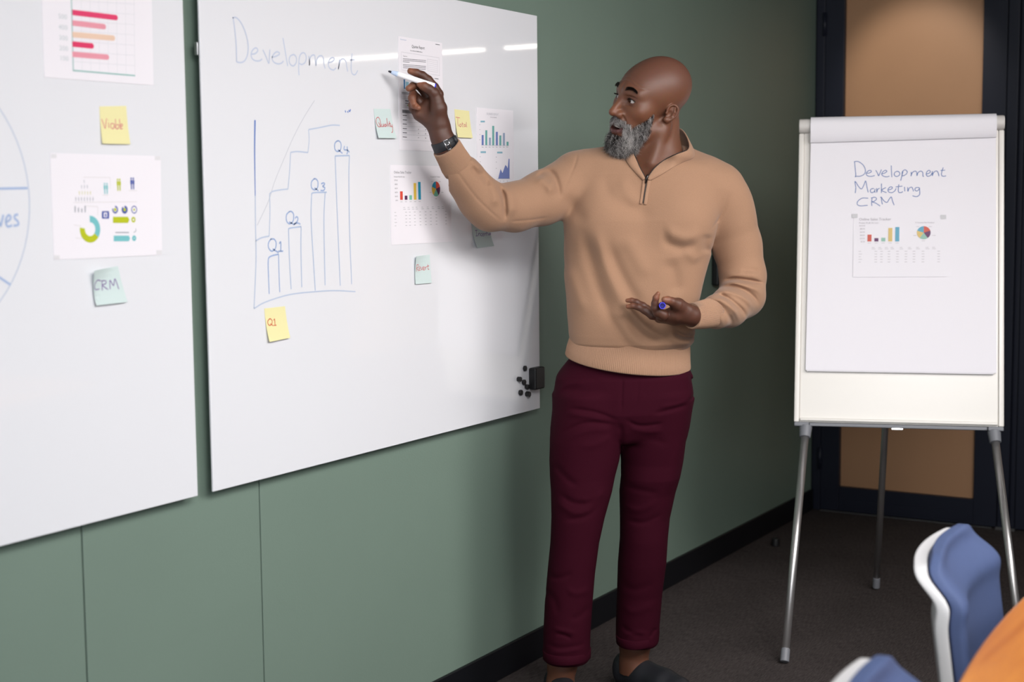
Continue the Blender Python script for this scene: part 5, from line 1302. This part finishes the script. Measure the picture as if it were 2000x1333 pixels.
def strip(name, pts, w, lift, m, parent, th=.0015):
    '''a raised strip following the knit front'''
    line = smooth_line(pts, 5); A, B = [], []
    for i, q in enumerate(line):
        t = np.array(line[min(i + 1, len(line) - 1)]) - np.array(line[max(i - 1, 0)]); t = t / np.linalg.norm(t); nn = np.array([-t[1], t[0]]) * w / 2
        Z = hit(sweater, *q) or 3.95; A.append(J(*(np.array(q) + nn), Z - lift)); B.append(J(*(np.array(q) - nn), Z - lift))
    V = np.concatenate([np.array(A), np.array(B)]); n = len(A)
    o = wear(link(name, mesh_from(name, V, np.array([(i, i + 1, n + i + 1, n + i) for i in range(n - 1)])), m), parent)
    s_ = o.modifiers.new('solidify', 'SOLIDIFY'); s_.thickness = th; s_.offset = 0
    b_ = o.modifiers.new('bevel', 'BEVEL'); b_.width = th * .4; b_.segments = 2
    return o
M['gunmetal'] = mat('gunmetal', lin(70, 68, 68), 0.35, metal=1.0)
M['zip'] = mat('dark_zip', lin(26, 21, 20), 0.6)
strip('placket', [(1258, 352), (1255, 375), (1251.5, 399)], 5.5, .002, M['rib'], sw, .004)
strip('placket', [(1268, 352), (1264, 375), (1260, 400)], 6.5, .002, M['rib'], sw, .004)
strip('zipper', [(1263.5, 350), (1259.5, 375), (1255.5, 397)], 1.8, .0035, M['zip'], sw)
for nm, pts in (('zipper_tape', T_[:5]), ('zipper_tape', T_[-3:][::-1])):
    q = MB(); q.tube([tuple(x + np.array([0, -.002, .001])) for x in smooth_line(pts, 6)], .0012, 8); wear(q.build(nm, M['zip'], None, True), sw)
z0 = onsb(1264, 346, .008); z1 = J(1261, 358, z0[1] + ZREF - .002)
q = MB(); q.tube([tuple(z0 + [.002, 0, .006]), tuple(z0), tuple(z1)], [.0030, .0038, .0022], 8); wear(q.build('zipper_pull', M['gunmetal'], None, True), sw)

# --- shoes
def shoe(ankle, yaw, name='shoe'):
    f = np.array([math.sin(yaw), -math.cos(yaw), 0]); r = np.array([math.cos(yaw), math.sin(yaw), 0])
    O = np.array([ankle[0], ankle[1], 0]) - f * .055
    T = np.array([r, f, [0, 0, 1.0]])
    def fn(p):
        q = ((p - O) @ T.T).astype(np.float32)
        d = chain(q, [((0, .025, .036), .035), ((0, .09, .038), .038), ((.004, .17, .035), .042), ((.006, .225, .030), .036), ((.004, .262, .024), .024)], .03)
        d = smin(d, ell(q, (0, .02, .060), (.036, .036, .042)), .02); d = smin(d, seg(q, (0, .10, .062), (.003, .17, .048), .033, .030), .02)
        d = smax(d, -ell(q, (0, .052, .100), (.029, .046, .055)), .006)
        d = smax(d, .010 - q[:, 2], .004)
        sole = chain(q, [((0, .025, .0), .039), ((0, .09, .0), .036), ((.004, .17, .0), .046), ((.006, .225, .0), .040), ((.004, .262, .0), .029)], .03)
        sole = smax(sole, np.maximum(q[:, 2] - .014, .0 - q[:, 2]), .003)
        return np.minimum(d, sole)
    e = O + f * .13
    v, q = sdf_mesh(name, fn, e - np.array([.20, .20, .134]), e + np.array([.20, .20, .0]) + np.array([0, 0, .14]), .003)
    return wear(link(name, mesh_from(name, v, q), M['shoe']))
shoe(J(1093, 1362, 4.04), math.radians(10)); shoe(J(1238, 1320, 4.17), math.radians(42))

# --- watch, eyes, teeth
M['strap'] = mat('black_watch_strap', lin(24, 25, 30), 0.55)
wc = c2J(705, 1098, 3.803); wt = c2J(678, 1030, 3.80) - c2J(745, 1180, 3.81); wt /= np.linalg.norm(wt)
wu = np.cross(wt, [0, 1.0, 0]); wu /= np.linalg.norm(wu); wv = np.cross(wt, wu); wr = 116 * KH
if wv[1] > 0: wv = -wv
rings = [(wc + wt * t, wu * wr * s_, wv * wr * s_) for t, s_ in ((-.0125, 1.02), (-.0115, 1.05), (.0105, 1.02), (.0115, .99))]
wat = ribbed_tube('wristwatch', rings, .0028, M['strap'], body, 1, 0, 72); wat['label'] = 'black wristwatch strap with steel buckle'
def wrist_pt(ang, t, lift): a = math.radians(ang); return wc + wt * t + (wu * math.cos(a) + wv * math.sin(a)) * (wr * 1.04 + lift)
sgn = 1 if wu[0] > 0 else -1
q = MB()
A0 = 78 if sgn > 0 else 102
for dt in (-.0128, .0128): q.tube([tuple(wrist_pt(A0 - 9, dt, .0015)), tuple(wrist_pt(A0 + 9, dt, .0015))], .0011, 8)
for da in (-9, 9): q.tube([tuple(wrist_pt(A0 + da, -.0128, .0015)), tuple(wrist_pt(A0 + da, .0128, .0015))], .0012, 8)
q.tube([tuple(wrist_pt(A0 - 9, 0, .0022)), tuple(wrist_pt(A0 + 9, 0, .0022))], .0009, 8)
wear(q.build('buckle', M['chrome'], None, True), wat)
q = MB()
for k in range(5): q.tube([tuple(wrist_pt(A0 + (-sgn) * (18 + 7 * k), 0, -.0003)), tuple(wrist_pt(A0 + (-sgn) * (18 + 7 * k), 0, .0004))], .0013, 8)
h_ = wear(q.build('strap_holes', M['base'], None, False), wat); h_['kind'] = 'stuff'
cA = -90; cpos = wrist_pt(cA + 15 * sgn, 0, -.001); cd = cpos - wc; cd /= np.linalg.norm(cd)
q = MB(); q.tube([tuple(cpos), tuple(cpos + cd * .009)], [.0185, .0175], 28); wear(q.build('watch_case', M['strap'], None, False, bevel=.0015), wat)
lA = 28 if sgn > 0 else 152; lp = wrist_pt(lA, 0, .0); ld = lp - wc; ld /= np.linalg.norm(ld)
q = MB(); q.tube([tuple(lp - wt * .0118), tuple(lp + wt * .0108)], [.0062, .0062], 12); wear(q.build('strap_lug', M['strap'], None, True), wat)

M['eye'] = mat('eye_white', lin(196, 190, 186), 0.12, spec=0.6)
M['iris'] = mat('dark_iris', lin(34, 20, 14), 0.08, spec=0.7)
M['teeth'] = mat('teeth', lin(214, 208, 198), 0.3)
def add_ball(name, c, r, m, parent, squash=None, n=24):
    bm = bmesh.new(); bmesh.ops.create_uvsphere(bm, u_segments=n, v_segments=n // 2, radius=r)
    me = bpy.data.meshes.new(name); bm.to_mesh(me); bm.free()
    if squash is not None:
        for v in me.vertices: v.co = Vector(squash(np.array(v.co)))
    me.transform(Matrix.Translation(Vector(c))); return wear(link(name, me, m, None, True), parent)
gz = np.array([-.40, .91, .05]); gz /= np.linalg.norm(gz); gw = gz @ HM
for s_ in (1, -1):
    ec = from_head(EYE * [s_, 1, 1]); eo = add_ball('eye', ec, .0124 * HS, M['eye'], body)
    ic = ec + gw * .0124 * HS * .90; 
    def sq(v, g=gw): 
        k = v @ g; return v - g * k * .62
    add_ball('iris', ic, .0060, M['iris'], eo, sq)
q = MB(); n = 14
for k in range(8):
    a0, a1 = -.0172 + .0344 * k / 8 + .0003, -.0172 + .0344 * (k + 1) / 8 - .0003; bq = lambda a: .0945 - 24 * a * a
    pts = [(a0, bq(a0), -.0495), (a1, bq(a1), -.0495), (a1, bq(a1), -.0572 + .0005 * (k % 2)), (a0, bq(a0), -.0572 + .0005 * (k % 2))]
    back = [(a, b - .004, c) for a, b, c in pts]
    q.add([tuple(from_head(p_)) for p_ in pts + back], [(0, 1, 2, 3), (7, 6, 5, 4), (0, 4, 5, 1), (1, 5, 6, 2), (2, 6, 7, 3), (3, 7, 4, 0)])
te = wear(q.build('teeth', M['teeth'], None, False, bevel=.0006)); te['kind'] = 'stuff'

M['nail'] = mat('fingernail', lin(128, 88, 74), 0.3)
def nail(c, toward, along, w, l):
    along = along / np.linalg.norm(along); toward = toward - along * (toward @ along); toward /= np.linalg.norm(toward); sd = np.cross(along, toward)
    q = MB(); V = []
    for j in range(7):
        for i in range(7):
            u, v = -1 + i / 3, -1 + j / 3; f = math.sqrt(max(0, 1 - .45 * v * v)); V.append(tuple(c + sd * u * w * f + along * v * l - toward * (u * u * w * .45 + max(0, v) ** 2 * l * .15)))
    q.add(V, [(j * 7 + i, j * 7 + i + 1, (j + 1) * 7 + i + 1, (j + 1) * 7 + i) for j in range(6) for i in range(6)])
    o = wear(q.build('fingernail', M['nail'], None, True)); sdm = o.modifiers.new('solidify', 'SOLIDIFY'); sdm.thickness = .0008; sdm.offset = 0; return o
for H, KK, jf, lst in ((RH, KH, c2J, (('thumb', (.10, -1, .30)), ('middle', (-.35, -.9, -.1)), ('ring', (-.2, -1, .15)), ('pinky', (0, -1, .3)))), (LH, KL, c4J, (('thumb', (.55, -.55, .65)), ('index', (-.8, -.1, .2)), ('ring', (0, -.3, .9))))):
    for f, tw in lst:
        (tp, r1), (pv, r0) = H[f][-1], H[f][-2]; ax = tp - pv; ax = ax / np.linalg.norm(ax); tw = np.array(tw, float); tw = tw - ax * (tw @ ax); tw /= np.linalg.norm(tw)
        nail(tp - ax * r1 * .15 + tw * r1 * .93, tw, ax, r1 * .66, r1 * .70)

# --- beard, brows, lashes: real strands
M['hair'] = mat('beard_hair', (1, 1, 1, 1), 0.5, spec=0.3); use_tone(M['hair'])
def strands(name, roots, dirs, lens, cols, r0, parent, curl, nseg=5, stuff=True):
    n = len(roots); side = np.cross(dirs, rng.normal(size=(n, 3))); side /= np.linalg.norm(side, axis=1)[:, None] + 1e-9; s3 = np.cross(dirs, side)
    ph = rng.uniform(0, 6.28, n); fr_ = rng.uniform(1.2, 2.6, n); V = np.zeros((n, nseg + 1, 3, 3)); g = rng.uniform(.2, .7, n)
    for j in range(nseg + 1):
        t = j / nseg
        cpt = roots + dirs * (lens * t)[:, None] + (side * (np.sin(ph + fr_ * 6.28 * t) - np.sin(ph))[:, None] + s3 * (np.cos(ph + fr_ * 6.28 * t) - np.cos(ph))[:, None]) * (curl * np.minimum(lens, .025) * min(1, t * 2))[:, None]
        cpt[:, 2] -= g * lens * t * t * .5
        for k in range(3):
            a = 2.0944 * k; rr = r0 * (1 - .75 * t); V[:, j, k] = cpt + (side * math.cos(a) + s3 * math.sin(a)) * rr
    Vf = V.reshape(-1, 3); base = np.arange(n)[:, None, None] * (nseg + 1) * 3
    jj, kk = np.meshgrid(np.arange(nseg), np.arange(3), indexing='ij')
    q = np.stack([jj * 3 + kk, jj * 3 + (kk + 1) % 3, (jj + 1) * 3 + (kk + 1) % 3, (jj + 1) * 3 + kk], -1).reshape(1, -1, 4)
    Q = (q + base).reshape(-1, 4)
    me = mesh_from(name, Vf, Q, np.repeat(cols, (nseg + 1) * 3, 0)); o = wear(link(name, me, M['hair']), parent)
    return o
hvn = np.zeros_like(HEADV); fnm = np.cross(HEADV[HEADQ[:, 1]] - HEADV[HEADQ[:, 0]], HEADV[HEADQ[:, 3]] - HEADV[HEADQ[:, 0]])
for k in range(4): np.add.at(hvn, HEADQ[:, k], fnm)
hvn /= np.linalg.norm(hvn, axis=1)[:, None] + 1e-12
hq_ = to_head(HEADV); bm_ = beard_mask(hq_) * ((np.abs(hq_[:, 0]) < .075) & (hq_[:, 1] > 0) & (hq_[:, 2] < .005) & (hq_[:, 2] > -.13))
idx = np.nonzero(bm_ > .25)[0]
NST = 15000
pick = rng.choice(idx, NST, p=bm_[idx] / bm_[idx].sum())
rt_ = HEADV[pick] + rng.normal(scale=.0008, size=(NST, 3)); nn_ = hvn[pick]; ql = hq_[pick]
aa, bb, cc2 = np.abs(ql[:, 0]), ql[:, 1], ql[:, 2]
must = (cc2 > -.052) & (bb > .062) & (aa < .036)
chin_w = np.clip((-.062 - cc2) / .03, 0, 1) * np.clip((bb - .02) / .05, 0, 1)
cell = np.floor(ql / .0042).astype(int); ch_ = (np.abs(cell @ np.array([73856093, 19349663, 83492791])) % 9973)
crand = np.random.default_rng(3).normal(size=(9973, 4))[ch_]
lens = .006 + .004 * rng.random(NST) + chin_w * (.008 + .015 * rng.random(NST)); lens[must] = .0045 + .004 * rng.random(must.sum())
lens *= np.clip((bb - .005) / .035, .45, 1)
down = np.array([0, 0, -1.0]); dr = nn_ * .55 + down * .95 + crand[:, :3] * .26 + rng.normal(scale=.16, size=(NST, 3))
dr[must] = nn_[must] * .40 + down * .8 + np.sign(ql[must, 0])[:, None] * HL[None] * .55 + rng.normal(scale=.2, size=(must.sum(), 3))
dr /= np.linalg.norm(dr, axis=1)[:, None]
pw = np.full(NST, .48); pw = np.where(must, .70, pw); pw = np.where((aa < .022) & (cc2 < -.070) & (cc2 > -.094) & (bb > .06), .10, pw); pw = np.where((aa > .026) & (aa < .044) & (bb > .05) & (cc2 > -.088), .80, pw); pw = np.where(bb < .05, .40, pw)
pw = np.clip(pw + crand[:, 3] * .22, .04, .96)
wh = rng.random(NST) < pw
ck = np.where(wh[:, None], np.array(lin(200, 195, 193)[:3])[None] * rng.uniform(.55, 1.1, NST)[:, None], np.array(lin(30, 26, 26)[:3])[None] * rng.uniform(.5, 1.6, NST)[:, None])
bd = strands('beard', rt_, dr, lens, np.minimum(ck, 1), .00030, body, .20); bd['kind'] = 'stuff'; bd['label'] = 'short full beard, grey and white with a dark patch under the lip'
for s_ in (1, -1):
    n = 650; t = rng.random(n); w = rng.uniform(-1, 1, n)
    a = .0165 + .028 * t; c_ = .0475 + .008 * np.sin(np.clip(t * 1.15, 0, 1.2) * 2.0) - .008 * t + w * .0042 * (1 - .6 * t)
    tgt = np.stack([s_ * a, np.full(n, .12), c_], 1); P0 = from_head(tgt); dd = (-HF * .85 - HL * s_ * .25)
    from_tree = None
    cand = np.nonzero((hq_[:, 1] > .055) & (hq_[:, 2] > .03) & (hq_[:, 2] < .075) & (hq_[:, 0] * s_ > .005))[0]
    hc = hq_[cand]; rootsI = np.array([cand[np.argmin((hc[:, 0] - s_ * a[i]) ** 2 + (hc[:, 2] - c_[i]) ** 2 - .0004 * hc[:, 1])] for i in range(n)])
    dr2 = hvn[rootsI] * .35 + HL[None] * s_ * .85 + HU[None] * (.35 - .7 * t)[:, None] + rng.normal(scale=.12, size=(n, 3)); dr2 /= np.linalg.norm(dr2, axis=1)[:, None]
    eb = strands('eyebrow', HEADV[rootsI], dr2, .006 + .004 * rng.random(n), np.tile(np.array(lin(26, 20, 18)[:3]), (n, 1)), 0.00032, body, .03, 3); eb['kind'] = 'stuff'
    n = 150; t = rng.random(n); a = EYE[0] + .0128 * (2 * t - 1); c_ = EYE[2] + .0046 * np.sqrt(np.maximum(0, 1 - (2 * t - 1) ** 2))
    bq = EYE[1] + np.sqrt(np.maximum(1e-8, .0139 ** 2 - (a - EYE[0]) ** 2 - (c_ - EYE[2]) ** 2))
    rts = from_head(np.stack([s_ * a, bq, c_], 1)); dr3 = HF[None] * .9 + HU[None] * .25 + HL[None] * (s_ * (2 * t - 1) * .4)[:, None] + rng.normal(scale=.1, size=(n, 3)); dr3 /= np.linalg.norm(dr3, axis=1)[:, None]
    el = strands('eyelashes', rts, dr3, .005 + .003 * rng.random(n), np.tile(np.array(lin(16, 12, 10)[:3]), (n, 1)), .00035, body, .03, 3); el['kind'] = 'stuff'

# ------------------------------------------------------------------ the marker and its cap, held in his hands
M['marker_white'] = mat('marker_barrel', lin(236, 237, 242), 0.3)
M['marker_blue'] = mat('marker_blue_end', lin(36, 34, 190), 0.35)
M['marker_pale'] = mat('marker_collar', lin(196, 214, 240), 0.35)
M['marker_tip'] = mat('marker_tip', lin(22, 24, 40), 0.6)
m0, m1 = c2J(183, 424, 3.742), c2J(622, 566, 3.772)
mL = np.linalg.norm(m1 - m0); md = (m1 - m0) / mL
wP = lambda p_: np.array((PMAT @ Vector(p_)).to_tuple())
mk = empty('marker_pen', tuple(wP(m0)))
tag(mk, 'white whiteboard marker with dark tip held in the raised right hand', 'marker')
bpy.context.view_layer.update()
def mt(nm, segs, m):
    q = MB(); q.tube([tuple(wP(m0 + md * t * mL)) for t, r in segs], [r for t, r in segs], 20); return adopt(q.build(nm, m, None, True), mk)
mt('tip', [(0, .0014), (.02, .0026), (.075, .0030)], M['marker_tip'])
mt('collar', [(.060, .0042), (.10, .0048), (.105, .0056), (.165, .0060), (.17, .0066), (.20, .0067)], M['marker_pale'])
mt('barrel', [(.195, .0069), (.21, .0071), (.97, .0071), (.972, .0069)], M['marker_white'])
mt('end_plug', [(.9715, .0069), (.985, .0072), (.995, .0071), (1.0, .0060)], M['marker_blue'])
cp0, cp1 = c4J(632, 430, 3.862 + LHZ), c4J(622, 420, 3.895 + LHZ)
cd_ = (cp1 - cp0) / np.linalg.norm(cp1 - cp0); cq = MB(); V = []; n = 6
u_ = np.cross(cd_, [0, 0, 1.0]); u_ /= np.linalg.norm(u_); v_ = np.cross(cd_, u_)
for dpt, rr in ((0, .0086), (.030, .0080), (.030, .001), (0, .0064), (.024, .0062), (.024, .001)):
    V += [tuple(wP(cp0 + cd_ * dpt + (u_ * math.cos(2 * math.pi * k / 24) + v_ * math.sin(2 * math.pi * k / 24)) * rr * (1 + .03 * math.cos(k * math.pi / 2)))) for k in range(24)]
Fq = []
for a, b in ((0, 1), (1, 2), (0, 3), (3, 4), (4, 5)): Fq += [(a * 24 + k, a * 24 + (k + 1) % 24, b * 24 + (k + 1) % 24, b * 24 + k) for k in range(24)]
Fq += [tuple(2 * 24 + k for k in range(24)), tuple(5 * 24 + k for k in range(24))]
cq.add(V, Fq); tag(cq.build('marker_cover', M['marker_blue'], smooth=False), 'blue marker cap held between thumb and finger of the lowered left hand', 'cap')
